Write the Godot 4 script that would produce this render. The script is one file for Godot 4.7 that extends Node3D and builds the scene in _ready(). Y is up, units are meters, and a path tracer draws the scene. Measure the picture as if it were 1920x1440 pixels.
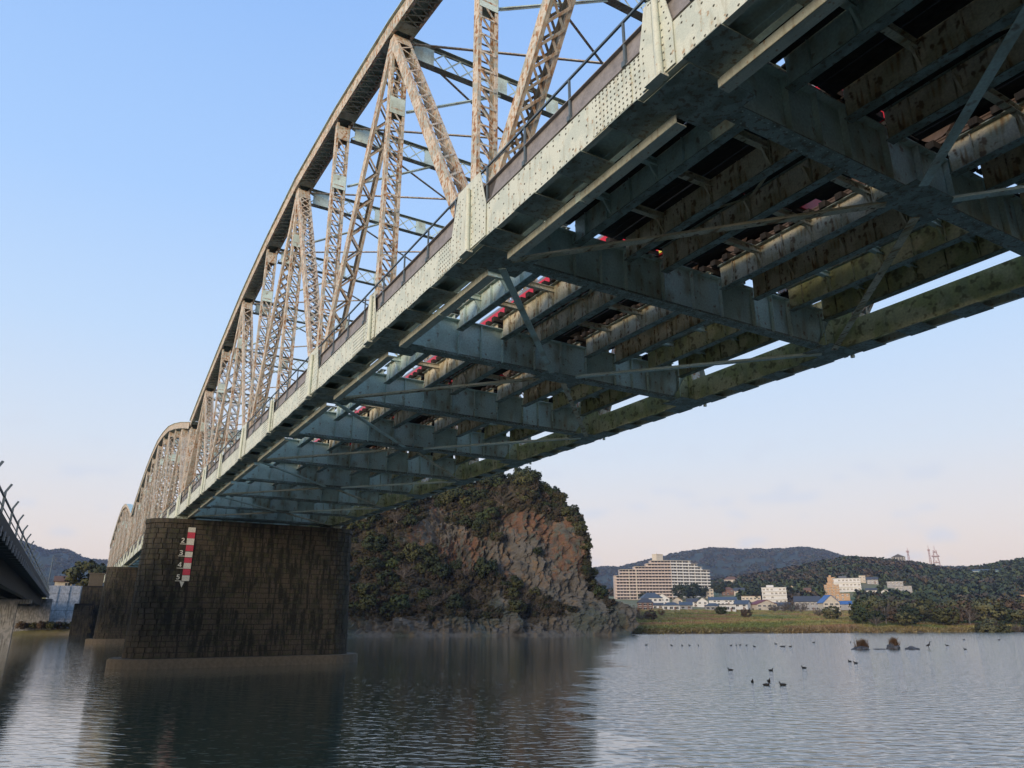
extends Node3D
# World: y up, metres, water at y = 0. The bridge runs along -z; the photographer stands at x = 0, z = 0 on the near bank.
const CAM_H := 3.9
const YB := 12.73          # underside of the bottom chords
const P := 7.19            # panel length of the trusses
const XC := 14.93          # centre line of the bridge
const HX := 7.535          # half width over the outer faces of the chords
const CW := 0.82           # width of a chord box
const NPAN := 10
const STR_X := [-6.13, -4.33, -2.53, -1.13, 1.27, 2.72, 4.45, 6.15]
const TOPH := [8.35, 10.0, 11.5, 12.8, 13.6, 14.0, 13.6, 12.8, 11.5, 10.0, 8.35]
var M := {}
var used := {}
var rng := RandomNumberGenerator.new()

# ---------------------------------------------------------------- mesh helpers
class MB:
	var v := PackedVector3Array()
	var n := PackedVector3Array()
	var c := PackedColorArray()
	var col := Color.WHITE
	var tinted := false
	func tri(a: Vector3, b: Vector3, d: Vector3, nn = null) -> void:
		var q: Vector3 = nn if nn != null else (d - a).cross(b - a).normalized()
		v.push_back(a); v.push_back(b); v.push_back(d)
		n.push_back(q); n.push_back(q); n.push_back(q)
		if tinted:
			c.push_back(col); c.push_back(col); c.push_back(col)
	func quad(a: Vector3, b: Vector3, d: Vector3, e: Vector3, nn = null) -> void:
		tri(a, b, d, nn)
		tri(a, d, e, nn)
	func box(at: Vector3, s: Vector3, bs := Basis.IDENTITY) -> void:
		var x := bs.x * s.x * 0.5
		var y := bs.y * s.y * 0.5
		var z := bs.z * s.z * 0.5
		quad(at - x + y + z, at + x + y + z, at + x - y + z, at - x - y + z)
		quad(at + x + y - z, at - x + y - z, at - x - y - z, at + x - y - z)
		quad(at + x + y + z, at + x + y - z, at + x - y - z, at + x - y + z)
		quad(at - x + y - z, at - x + y + z, at - x - y + z, at - x - y - z)
		quad(at - x + y - z, at + x + y - z, at + x + y + z, at - x + y + z)
		quad(at - x - y + z, at + x - y + z, at + x - y - z, at - x - y - z)
	func bar(a: Vector3, b: Vector3, w: float, t: float, up := Vector3.UP) -> void:
		# w across, t along the hint
		var d := (b - a)
		var l := d.length()
		if l < 0.001:
			return
		d /= l
		var sx := up.cross(d)
		if sx.length() < 0.01:
			sx = Vector3.RIGHT.cross(d)
		sx = sx.normalized()
		var sy := d.cross(sx).normalized()
		box((a + b) * 0.5, Vector3(w, t, l), Basis(sx, sy, d))
	func tube(a: Vector3, b: Vector3, r0: float, r1: float, k := 8, caps := true) -> void:
		var d := (b - a).normalized()
		var sx := d.cross(Vector3(0.3, 0.2, 0.9)).normalized()
		if absf(d.dot(Vector3(0.3, 0.2, 0.9).normalized())) > 0.95:
			sx = d.cross(Vector3.RIGHT).normalized()
		var sy := d.cross(sx)
		for i in k:
			var t0 := TAU * i / k
			var t1 := TAU * (i + 1) / k
			var e0 := sx * cos(t0) + sy * sin(t0)
			var e1 := sx * cos(t1) + sy * sin(t1)
			var p0 := a + e0 * r0
			var p1 := a + e1 * r0
			var p2 := b + e1 * r1
			var p3 := b + e0 * r1
			for t in [[p0, p3, p2, e0, e0, e1], [p0, p2, p1, e0, e1, e1]]:
				v.push_back(t[0]); v.push_back(t[1]); v.push_back(t[2])
				n.push_back(t[3]); n.push_back(t[4]); n.push_back(t[5])
				if tinted:
					c.push_back(col); c.push_back(col); c.push_back(col)
			if caps:
				tri(a, p0, p1, -d)
				tri(b, p2, p3, d)
	func prism(poly: PackedVector2Array, at: Vector3, ux: Vector3, uy: Vector3, th: float) -> void:
		# a convex plate: polygon in the (ux, uy) plane, thickness th along ux x uy
		var w := ux.cross(uy).normalized() * th * 0.5
		var k := poly.size()
		var mid := Vector3.ZERO
		for q in poly:
			mid += at + ux * q.x + uy * q.y
		mid /= k
		for i in k:
			var q0 := at + ux * poly[i].x + uy * poly[i].y
			var q1 := at + ux * poly[(i + 1) % k].x + uy * poly[(i + 1) % k].y
			var o := ((q0 + q1) * 0.5 - mid)
			var e := (q1 - q0)
			var nn := e.cross(w).normalized()
			if nn.dot(o) < 0.0:
				nn = -nn
			if i > 0 and i < k - 1:
				var f0 := at + ux * poly[0].x + uy * poly[0].y
				tri_n(f0 + w, q0 + w, q1 + w, w.normalized())
				tri_n(f0 - w, q0 - w, q1 - w, -w.normalized())
			tri_n(q0 + w, q1 + w, q1 - w, nn)
			tri_n(q0 + w, q1 - w, q0 - w, nn)
	func tri_n(a: Vector3, b: Vector3, d: Vector3, nn: Vector3) -> void:
		# winding chosen to face nn
		if (d - a).cross(b - a).dot(nn) < 0.0:
			tri(a, d, b, nn)
		else:
			tri(a, b, d, nn)
	func mesh() -> ArrayMesh:
		var a := []
		a.resize(Mesh.ARRAY_MAX)
		a[Mesh.ARRAY_VERTEX] = v
		a[Mesh.ARRAY_NORMAL] = n
		if tinted:
			a[Mesh.ARRAY_COLOR] = c
		var m := ArrayMesh.new()
		if v.size() > 0:
			m.add_surface_from_arrays(Mesh.PRIMITIVE_TRIANGLES, a)
		return m

func numbered(called: String) -> String:
	if not used.has(called):
		used[called] = 0
		return called
	used[called] += 1
	return "%s_%03d" % [called, used[called]]

func tag(o: Node3D, label: String, category: String, group := "", kind := "") -> Node3D:
	if label != "":
		o.set_meta("label", label)
	if category != "":
		o.set_meta("category", category)
	if group != "":
		o.set_meta("group", group)
	if kind != "":
		o.set_meta("kind", kind)
	return o

func thing(called: String, label: String, category: String, at := Vector3.ZERO, turn := 0.0, group := "") -> Node3D:
	var o := Node3D.new()
	o.name = numbered(called)
	add_child(o)
	o.position = at
	o.rotation.y = turn
	return tag(o, label, category, group)

func part(called: String, parent: Node3D, mesh: Mesh, mat: Material, kind := "") -> MeshInstance3D:
	var o := MeshInstance3D.new()
	o.name = called if parent != self else numbered(called)
	o.mesh = mesh
	o.material_override = mat
	parent.add_child(o, true)
	if kind != "":
		o.set_meta("kind", kind)
	return o

func holder(called: String, parent: Node3D) -> Node3D:
	var o := Node3D.new()
	o.name = called
	parent.add_child(o, true)
	return o

func interp(x: float, xs: Array, ys: Array) -> float:
	if x <= xs[0]:
		return ys[0]
	for i in range(1, xs.size()):
		if x <= xs[i]:
			return lerpf(ys[i - 1], ys[i], (x - xs[i - 1]) / (xs[i] - xs[i - 1]))
	return ys[-1]

# ---------------------------------------------------------------- materials
func noise_bytes(w: int, h: int, freq: float, oct: int, sd: int, type := FastNoiseLite.TYPE_SIMPLEX_SMOOTH, out_w := 0, out_h := 0) -> PackedByteArray:
	var f := FastNoiseLite.new()
	f.seed = sd
	f.noise_type = type
	f.frequency = freq
	f.fractal_octaves = oct
	f.fractal_type = FastNoiseLite.FRACTAL_FBM if oct > 1 else FastNoiseLite.FRACTAL_NONE
	var im := f.get_seamless_image(w, h)
	im.convert(Image.FORMAT_L8)
	if out_w > 0:
		im.resize(out_w, out_h, Image.INTERPOLATE_CUBIC)
	return im.get_data()

func tex_from(size: int, fn: Callable) -> ImageTexture:
	var d := PackedByteArray()
	d.resize(size * size * 3)
	for i in size * size:
		var c: Color = fn.call(i)
		d[i * 3] = int(clampf(c.r, 0.0, 1.0) * 255.0)
		d[i * 3 + 1] = int(clampf(c.g, 0.0, 1.0) * 255.0)
		d[i * 3 + 2] = int(clampf(c.b, 0.0, 1.0) * 255.0)
	return ImageTexture.create_from_image(Image.create_from_data(size, size, false, Image.FORMAT_RGB8, d))

func lin(r: float, g: float, b: float) -> Color:
	return Color(r, g, b).linear_to_srgb()

func st(a: float, b: float, x: float) -> float:
	return smoothstep(a, b, x)

func mat(name_: String, color: Color, rough := 0.8, tex: Texture2D = null, tile := 2.0, metal := 0.0) -> StandardMaterial3D:
	var m := StandardMaterial3D.new()
	m.resource_name = name_
	m.albedo_color = color
	m.roughness = rough
	m.metallic = metal
	m.metallic_specular = 0.4
	if tex != null:
		m.albedo_texture = tex
		m.uv1_triplanar = true
		m.uv1_world_triplanar = true
		m.uv1_scale = Vector3.ONE / tile
	M[name_] = m
	return m

func make_materials() -> void:
	var S := 384
	var na := noise_bytes(S, S, 0.012, 4, 11)
	var nb := noise_bytes(S, S, 0.05, 3, 23)
	var nc := noise_bytes(S, S, 0.2, 2, 31)
	var streak := noise_bytes(S, 48, 0.045, 3, 47, FastNoiseLite.TYPE_SIMPLEX_SMOOTH, S, S)
	var streak2 := noise_bytes(S, 32, 0.12, 2, 59, FastNoiseLite.TYPE_SIMPLEX_SMOOTH, S, S)
	var pale := lin(0.56, 0.60, 0.51)
	var paint := tex_from(S, func(i):
		var a := na[i] / 255.0
		var b := nb[i] / 255.0
		var s := streak[i] / 255.0
		var c: Color = pale.lerp(lin(0.44, 0.50, 0.44), st(0.4, 0.75, a) * 0.7)
		c = c.lerp(lin(0.33, 0.32, 0.23), st(0.62, 0.85, s) * 0.35)
		c = c.lerp(lin(0.30, 0.16, 0.07), st(0.70, 0.82, b * 0.75 + s * 0.25) * 0.6)
		return c * (0.94 + 0.12 * nc[i] / 255.0))
	var grey_green := tex_from(S, func(i):
		var a := na[i] / 255.0
		var b := nb[i] / 255.0
		var s := streak[i] / 255.0
		var c: Color = lin(0.57, 0.71, 0.66).lerp(lin(0.45, 0.55, 0.49), st(0.35, 0.7, a) * 0.8)
		c = c.lerp(lin(0.36, 0.33, 0.22), st(0.5, 0.85, s * 0.45 + a * 0.55) * 0.55)
		c = c.lerp(lin(0.15, 0.08, 0.04), st(0.70, 0.82, b * 0.7 + s * 0.3) * 0.5)
		return c * (0.92 + 0.16 * nc[i] / 255.0))
	var rusty := tex_from(S, func(i):
		var a := na[i] / 255.0
		var b := nb[i] / 255.0
		var s := streak[i] / 255.0
		var s2 := streak2[i] / 255.0
		var c: Color = lin(0.56, 0.53, 0.45).lerp(lin(0.36, 0.39, 0.35), st(0.42, 0.62, a))
		c = c.lerp(lin(0.44, 0.28, 0.15), st(0.48, 0.66, s2 * 0.5 + b * 0.5) * 0.75)
		c = c.lerp(lin(0.26, 0.115, 0.045), st(0.56, 0.70, s * 0.5 + b * 0.5) * 0.85)
		return c * (0.9 + 0.2 * nc[i] / 255.0))
	var cream := tex_from(S, func(i):
		var a := na[i] / 255.0
		var b := nb[i] / 255.0
		var s := streak[i] / 255.0
		var s2 := streak2[i] / 255.0
		var c: Color = lin(0.62, 0.58, 0.44).lerp(lin(0.45, 0.42, 0.28), st(0.35, 0.7, a))
		c = c.lerp(lin(0.30, 0.18, 0.08), st(0.56, 0.76, s2 * 0.4 + s * 0.3 + a * 0.3) * 0.8)
		c = c.lerp(lin(0.14, 0.08, 0.04), st(0.62, 0.76, s * 0.5 + b * 0.5) * 0.8)
		return c * (0.9 + 0.2 * nc[i] / 255.0))
	var moss := tex_from(S, func(i):
		var a := na[i] / 255.0
		var b := nb[i] / 255.0
		var s := streak[i] / 255.0
		var c: Color = lin(0.58, 0.58, 0.36).lerp(lin(0.42, 0.45, 0.22), st(0.35, 0.65, a))
		c = c.lerp(lin(0.27, 0.31, 0.23), st(0.5, 0.8, s * 0.5 + a * 0.5) * 0.5)
		c = c.lerp(lin(0.12, 0.11, 0.06), st(0.60, 0.76, b) * 0.6)
		return c * (0.9 + 0.2 * nc[i] / 255.0))
	var dark_steel := tex_from(S, func(i):
		var a := na[i] / 255.0
		var b := nb[i] / 255.0
		var c: Color = lin(0.28, 0.35, 0.32).lerp(lin(0.20, 0.24, 0.20), st(0.35, 0.65, a))
		c = c.lerp(lin(0.13, 0.08, 0.05), st(0.58, 0.75, b) * 0.6)
		return c * (0.9 + 0.2 * nc[i] / 255.0))
	var stone := tex_from(S, func(i):
		var a := na[i] / 255.0
		var b := nb[i] / 255.0
		var s := streak[i] / 255.0
		var s2 := streak2[i] / 255.0
		var c: Color = lin(0.095, 0.08, 0.058).lerp(lin(0.06, 0.06, 0.04), st(0.4, 0.65, a))
		c = c.lerp(lin(0.018, 0.018, 0.014), st(0.46, 0.66, s * 0.7 + a * 0.3) * 0.85)
		c = c.lerp(lin(0.13, 0.11, 0.085), st(0.62, 0.8, s2) * 0.6)
		c = c.lerp(lin(0.06, 0.075, 0.03), st(0.62, 0.75, b) * 0.6)
		return c * (0.85 + 0.3 * nc[i] / 255.0))
	var wood := tex_from(S, func(i):
		var a := na[i] / 255.0
		var s := streak2[i] / 255.0
		var c: Color = lin(0.032, 0.026, 0.02).lerp(lin(0.018, 0.015, 0.012), st(0.35, 0.7, s))
		return c.lerp(lin(0.05, 0.044, 0.035), st(0.55, 0.75, a) * 0.5) * (0.9 + 0.2 * nc[i] / 255.0))
	var grain := tex_from(S, func(i):
		var q := 0.72 + 0.2 * na[i] / 255.0 + 0.12 * nb[i] / 255.0 + 0.12 * nc[i] / 255.0
		return Color(q, q, q))
	var concrete := tex_from(S, func(i):
		var a := na[i] / 255.0
		var s := streak[i] / 255.0
		var c: Color = lin(0.30, 0.30, 0.29).lerp(lin(0.20, 0.21, 0.21), st(0.4, 0.7, a))
		return c.lerp(lin(0.10, 0.10, 0.09), st(0.55, 0.8, s) * 0.7) * (0.9 + 0.2 * nc[i] / 255.0))
	var bump := ImageTexture.create_from_image(Image.create_from_data(S, S, false, Image.FORMAT_L8, nb))
	var W := Color.WHITE
	mat("paint", W, 0.55, paint, 3.1)
	mat("grey_green", W, 0.5, grey_green, 6.5)
	mat("rusty", W, 0.75, rusty, 3.3)
	mat("cream", W, 0.7, cream, 5.2)
	mat("moss", W, 0.8, moss, 8.0)
	mat("dark_steel", W, 0.6, dark_steel, 3.0)
	mat("rivet", lin(0.085, 0.09, 0.075), 0.6)
	mat("rivet_rust", lin(0.12, 0.085, 0.05), 0.7)
	mat("fascia", lin(0.26, 0.25, 0.25), 0.6, grain, 2.0)
	mat("rail_paint", lin(0.09, 0.12, 0.14), 0.5)
	mat("wood", W, 0.9, wood, 1.7)
	mat("rail_steel", lin(0.16, 0.11, 0.08), 0.45, grain, 1.0, 0.4)
	var m := mat("stone", lin(0.5, 0.49, 0.46), 0.9, stone, 10.5)
	m.heightmap_enabled = true
	m.heightmap_texture = bump
	m.heightmap_scale = 2.5
	mat("mortar", lin(0.012, 0.012, 0.01), 0.95, grain, 2.0)
	mat("collar", lin(0.105, 0.088, 0.062), 0.9, grain, 1.9)
	mat("concrete", W, 0.85, concrete, 5.0)
	mat("gauge_white", lin(0.58, 0.57, 0.48), 0.7, grain, 0.8)
	mat("gauge_red", lin(0.50, 0.055, 0.085), 0.7, grain, 0.8)
	m = mat("rock", W, 0.9, grain, 6.0)
	m.vertex_color_use_as_albedo = true
	m.heightmap_enabled = true
	m.heightmap_texture = bump
	m.heightmap_scale = 18.0
	m = mat("ground", W, 0.95, grain, 14.0)
	m.vertex_color_use_as_albedo = true
	m = mat("leaf", W, 0.75)
	m.vertex_color_use_as_albedo = true
	m.backlight = Color(0.25, 0.3, 0.12)
	m = mat("far_leaf", W, 0.9)
	m.vertex_color_use_as_albedo = true
	mat("bark", lin(0.11, 0.09, 0.075), 0.9, grain, 0.7)
	mat("pale_bark", lin(0.26, 0.23, 0.20), 0.9, grain, 0.7)
	mat("red_car", lin(0.55, 0.012, 0.025), 0.3)
	mat("black_under", lin(0.02, 0.02, 0.02), 0.8, grain, 1.0)
	mat("glass_dark", lin(0.02, 0.025, 0.03), 0.1)
	mat("roof_grey", lin(0.2, 0.2, 0.2), 0.7)
	mat("white_trim", lin(0.72, 0.72, 0.68), 0.5)
	mat("lime_trim", lin(0.62, 0.62, 0.10), 0.5)
	mat("w_white", lin(0.66, 0.66, 0.63), 0.8, grain, 4.0)
	mat("w_cream", lin(0.58, 0.52, 0.42), 0.8, grain, 4.0)
	mat("w_tan", lin(0.50, 0.33, 0.19), 0.8, grain, 4.0)
	mat("w_brown", lin(0.20, 0.12, 0.09), 0.8, grain, 4.0)
	mat("w_grey", lin(0.33, 0.33, 0.33), 0.8, grain, 4.0)
	mat("w_dark", lin(0.08, 0.08, 0.08), 0.8, grain, 4.0)
	mat("w_teal", lin(0.25, 0.38, 0.38), 0.8, grain, 4.0)
	mat("w_pink", lin(0.55, 0.46, 0.40), 0.8, grain, 5.0)
	mat("r_dark", lin(0.07, 0.075, 0.085), 0.6, grain, 1.5)
	mat("r_slate", lin(0.075, 0.098, 0.125), 0.55, grain, 1.5)
	mat("r_brown", lin(0.16, 0.09, 0.06), 0.7, grain, 1.5)
	mat("r_red", lin(0.22, 0.045, 0.04), 0.6, grain, 1.5)
	mat("r_blue", lin(0.06, 0.15, 0.36), 0.5, grain, 1.5)
	mat("r_teal", lin(0.25, 0.42, 0.42), 0.6, grain, 1.5)
	mat("r_white", lin(0.6, 0.6, 0.58), 0.7, grain, 1.5)
	mat("r_tan", lin(0.48, 0.32, 0.19), 0.7, grain, 1.5)
	mat("r_cream", lin(0.55, 0.5, 0.4), 0.7, grain, 1.5)
	mat("r_grey", lin(0.28, 0.28, 0.28), 0.7, grain, 1.5)
	mat("duck", lin(0.018, 0.016, 0.014), 0.7)
	mat("duck_bill", lin(0.16, 0.12, 0.05), 0.5)
	mat("reed", W, 0.9).vertex_color_use_as_albedo = true
	mat("mast", lin(0.35, 0.24, 0.24), 0.6)
	# water: ripples as a normal map of many short waves
	var NW := 512
	var hd := PackedFloat32Array()
	hd.resize(NW * NW)
	var waves := []
	rng.seed = 5
	for i in 34:
		var k := 6.0 * pow(10.0, rng.randf())
		var ang := deg_to_rad(120.0) + rng.randfn() * 0.45
		var kx: float = round(k * cos(ang))
		var ky: float = round(k * sin(ang))
		var kk := maxf(sqrt(kx * kx + ky * ky), 1.0)
		waves.append([kx * TAU / NW, ky * TAU / NW, rng.randf() * TAU, 1.0 / pow(kk, 1.15)])
	for w in waves:
		var wx: float = w[0]
		var wy: float = w[1]
		var ph: float = w[2]
		var am: float = w[3]
		for y in NW:
			var py := wy * y + ph
			var o := y * NW
			for x in NW:
				hd[o + x] += am * sin(wx * x + py)
	var him := Image.create_from_data(NW, NW, false, Image.FORMAT_RF, hd.to_byte_array())
	# slopes computed here so that the map keeps full precision
	var nd := PackedByteArray()
	nd.resize(NW * NW * 3)
	for y in NW:
		for x in NW:
			var h0 := hd[y * NW + x]
			var dx := hd[y * NW + (x + 1) % NW] - h0
			var dy := hd[((y + 1) % NW) * NW + x] - h0
			var q := Vector3(-dx * 26.0, -dy * 26.0, 1.0).normalized()
			var o := (y * NW + x) * 3
			nd[o] = int((q.x * 0.5 + 0.5) * 255.0)
			nd[o + 1] = int((-q.y * 0.5 + 0.5) * 255.0)
			nd[o + 2] = int((q.z * 0.5 + 0.5) * 255.0)
	var ntex := ImageTexture.create_from_image(Image.create_from_data(NW, NW, false, Image.FORMAT_RGB8, nd))
	for kind in [["water_ripple", 0.055, 0.03, 0.6, 0.10], ["water_calm", 0.014, 0.03, 0.6, 0.06], ["water_breeze", 0.14, 0.03, 0.6, 0.24]]:
		m = mat(kind[0], lin(0.012, 0.046, 0.037), kind[2])
		m.metallic_specular = 1.0
		m.clearcoat_enabled = true
		m.clearcoat = kind[3]
		m.clearcoat_roughness = kind[4]
		m.uv1_triplanar = true
		m.uv1_world_triplanar = true
		m.uv1_scale = Vector3.ONE / 8.0
		m.normal_enabled = true
		m.normal_texture = ntex
		m.normal_scale = kind[1]

# ---------------------------------------------------------------- sky, camera, sun
func sky_color(el: float) -> Color:
	# linear radiance by elevation in degrees
	var e := [0.0, 3.0, 7.0, 12.0, 20.0, 30.0, 45.0, 90.0]
	var r := [0.96, 0.90, 0.80, 0.67, 0.52, 0.39, 0.29, 0.21]
	var g := [0.74, 0.75, 0.76, 0.75, 0.69, 0.60, 0.50, 0.41]
	var b := [0.575, 0.63, 0.75, 0.86, 0.93, 0.95, 0.90, 0.80]
	return Color(interp(el, e, r), interp(el, e, g), interp(el, e, b)) * 0.37

func setup_view() -> void:
	var cam := Camera3D.new()
	cam.name = "camera"
	add_child(cam)
	cam.position = Vector3(0, CAM_H, 0)
	cam.rotation_degrees = Vector3(17.93, -30.45, 0)
	cam.fov = 55.8
	cam.near = 0.1
	cam.far = 5000.0
	cam.current = true
	var env := Environment.new()
	env.tonemap_mode = Environment.TONE_MAPPER_LINEAR
	env.tonemap_exposure = 2.9
	env.sdfgi_enabled = true
	env.ssao_enabled = true
	env.ssil_enabled = true
	var w := 1024
	var h := 512
	var im := Image.create(w, h, false, Image.FORMAT_RGBF)
	var f := FastNoiseLite.new()
	f.seed = 8
	f.frequency = 1.6
	f.fractal_octaves = 4
	for y in h:
		var el := 90.0 - (y + 0.5) * 180.0 / h
		var base := sky_color(maxf(el, 0.0))
		for x in w:
			var c := base
			if el > 0.0 and el < 26.0:
				# thin scattered flakes of cloud low in the sky
				var a := TAU * x / w
				var q := f.get_noise_3d(cos(a) * 6.0, el * 0.42, sin(a) * 6.0)
				var k := st(0.20, 0.45, q) * st(1.0, 4.0, el) * (1.0 - st(9.0, 16.0, el))
				c = c.lerp(Color(0.24, 0.26, 0.30), k * 0.6)
			im.set_pixel(x, y, c)
	var pm := PanoramaSkyMaterial.new()
	pm.panorama = ImageTexture.create_from_image(im)
	var sky := Sky.new()
	sky.sky_material = pm
	env.background_mode = Environment.BG_SKY
	env.sky = sky
	env.fog_enabled = true
	env.fog_density = 0.00011
	env.fog_light_color = Color(0.72, 0.80, 0.95)
	var we := WorldEnvironment.new()
	we.name = "world_environment"
	we.environment = env
	add_child(we)
	var sun := DirectionalLight3D.new()
	sun.name = "sun"
	sun.light_energy = 0.5
	sun.light_color = Color(1.0, 0.90, 0.78)
	sun.light_angular_distance = 30.0
	sun.shadow_enabled = true
	add_child(sun)
	sun.look_at_from_position(Vector3.ZERO, Vector3(0.86, -0.15, -0.48), Vector3.UP)

# ---------------------------------------------------------------- the truss bridge
# In a span's own axes: x from the centre line, y from the underside of the chords, z from its near end.
func nz(k: float) -> float:
	return -P * k

func add_rivet(b: MB, at: Vector3, nrm: Vector3, r: float) -> void:
	var sx := nrm.cross(Vector3(0.31, 0.87, 0.38)).normalized()
	var sy := nrm.cross(sx)
	var tip := at + nrm * r * 0.55
	for i in 6:
		var e0 := sx * cos(TAU * i / 6.0) + sy * sin(TAU * i / 6.0)
		var e1 := sx * cos(TAU * (i + 1) / 6.0) + sy * sin(TAU * (i + 1) / 6.0)
		b.tri_n(at + e0 * r, at + e1 * r, tip, (nrm + (e0 + e1) * 0.5).normalized())

func channel_mesh(l: float, d: float, side: float) -> ArrayMesh:
	# a channel along y, web across z, flanges turned to -side
	var b := MB.new()
	b.box(Vector3(0, l * 0.5, 0), Vector3(0.02, l, d))
	for s in [-1.0, 1.0]:
		b.box(Vector3(-side * 0.055, l * 0.5, s * (d * 0.5 - 0.012)), Vector3(0.088, l - 0.004, 0.02))
	return b.mesh()

func lacing_mesh(l: float, gap: float, d: float, style: String) -> ArrayMesh:
	var b := MB.new()
	var pitch := 0.62 if style == "n" else 0.52
	var y0 := 0.9
	var y1 := l - 0.9
	var k := maxi(1, int(round((y1 - y0) / pitch)))
	var dp := (y1 - y0) / k
	var hx := gap * 0.5 - 0.07
	for face in [-1.0, 1.0]:
		var z: float = face * (d * 0.5 + 0.008)
		for i in k:
			var ya := y0 + i * dp
			var yb := ya + dp
			if style == "n":
				b.bar(Vector3(-hx, yb, z), Vector3(hx, ya, z), 0.065, 0.012, Vector3(0, 0, 1))
				b.bar(Vector3(-hx, ya, z + 0.013 * face), Vector3(hx, ya, z + 0.013 * face), 0.06, 0.012, Vector3(0, 0, 1))
			elif style == "x":
				b.bar(Vector3(-hx, yb, z), Vector3(hx, ya, z), 0.07, 0.012, Vector3(0, 0, 1))
				b.bar(Vector3(-hx, ya, z + 0.013 * face), Vector3(hx, yb, z + 0.013 * face), 0.07, 0.012, Vector3(0, 0, 1))
			else:
				if i % 2 == 0:
					b.bar(Vector3(-hx, ya, z), Vector3(hx, yb, z), 0.075, 0.012, Vector3(0, 0, 1))
				else:
					b.bar(Vector3(hx, ya, z), Vector3(-hx, yb, z), 0.075, 0.012, Vector3(0, 0, 1))
	return b.mesh()

var member_cache := {}
func member(called: String, span: Node3D, x: float, y0: float, z0: float, y1: float, z1: float, d: float, style: String, solid := false, mid_plates := []) -> void:
	var dv := Vector3(0, y1 - y0, z1 - z0)
	var l := dv.length()
	var t := dv / l
	var o := holder(called, span)
	var zx := Vector3.RIGHT.cross(t).normalized()
	o.transform = Transform3D(Basis(Vector3.RIGHT, t, zx), Vector3(x, y0, z0))
	var gap := 0.62
	var key := "%.2f_%.2f_%s" % [l, d, style]
	if not member_cache.has(key):
		member_cache[key] = [channel_mesh(l, d, -1.0), channel_mesh(l, d, 1.0), lacing_mesh(l, gap, d, style)]
	var ms: Array = member_cache[key]
	part("channel", o, ms[0], M.rusty).position.x = -gap * 0.5
	part("channel", o, ms[1], M.rusty).position.x = gap * 0.5
	if solid:
		var b := MB.new()
		for f in [-1.0, 1.0]:
			b.box(Vector3(0, l * 0.5, f * (d * 0.5 + 0.006)), Vector3(gap - 0.03, l - 0.3, 0.016))
		part("cover_plate", o, b.mesh(), M.rusty)
	else:
		part("lacing", o, ms[2], M.rusty, "stuff")
		var ys := [0.55, l - 0.55]
		for q in mid_plates:
			ys.append(q)
		for yy in ys:
			var b := MB.new()
			for f in [-1.0, 1.0]:
				b.box(Vector3(0, yy, f * (d * 0.5 + 0.016)), Vector3(gap - 0.02, 0.72, 0.016))
			part("batten_plate", o, b.mesh(), M.grey_green if yy > 1.0 and yy < l - 1.0 else M.rusty)

func gusset(called: String, span: Node3D, x: float, side: float, z: float, w0: float, w1: float, ybot: float, ytop: float, m: Material) -> void:
	var poly := PackedVector2Array([Vector2(-w0, ybot), Vector2(w0, ybot), Vector2(w0, 0.93), Vector2(w1, ytop), Vector2(-w1, ytop), Vector2(-w0, 0.93)])
	var b := MB.new()
	b.prism(poly, Vector3(x + side * 0.012, 0, z), Vector3(0, 0, 1), Vector3.UP, 0.018)
	part(called, span, b.mesh(), m)

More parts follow.
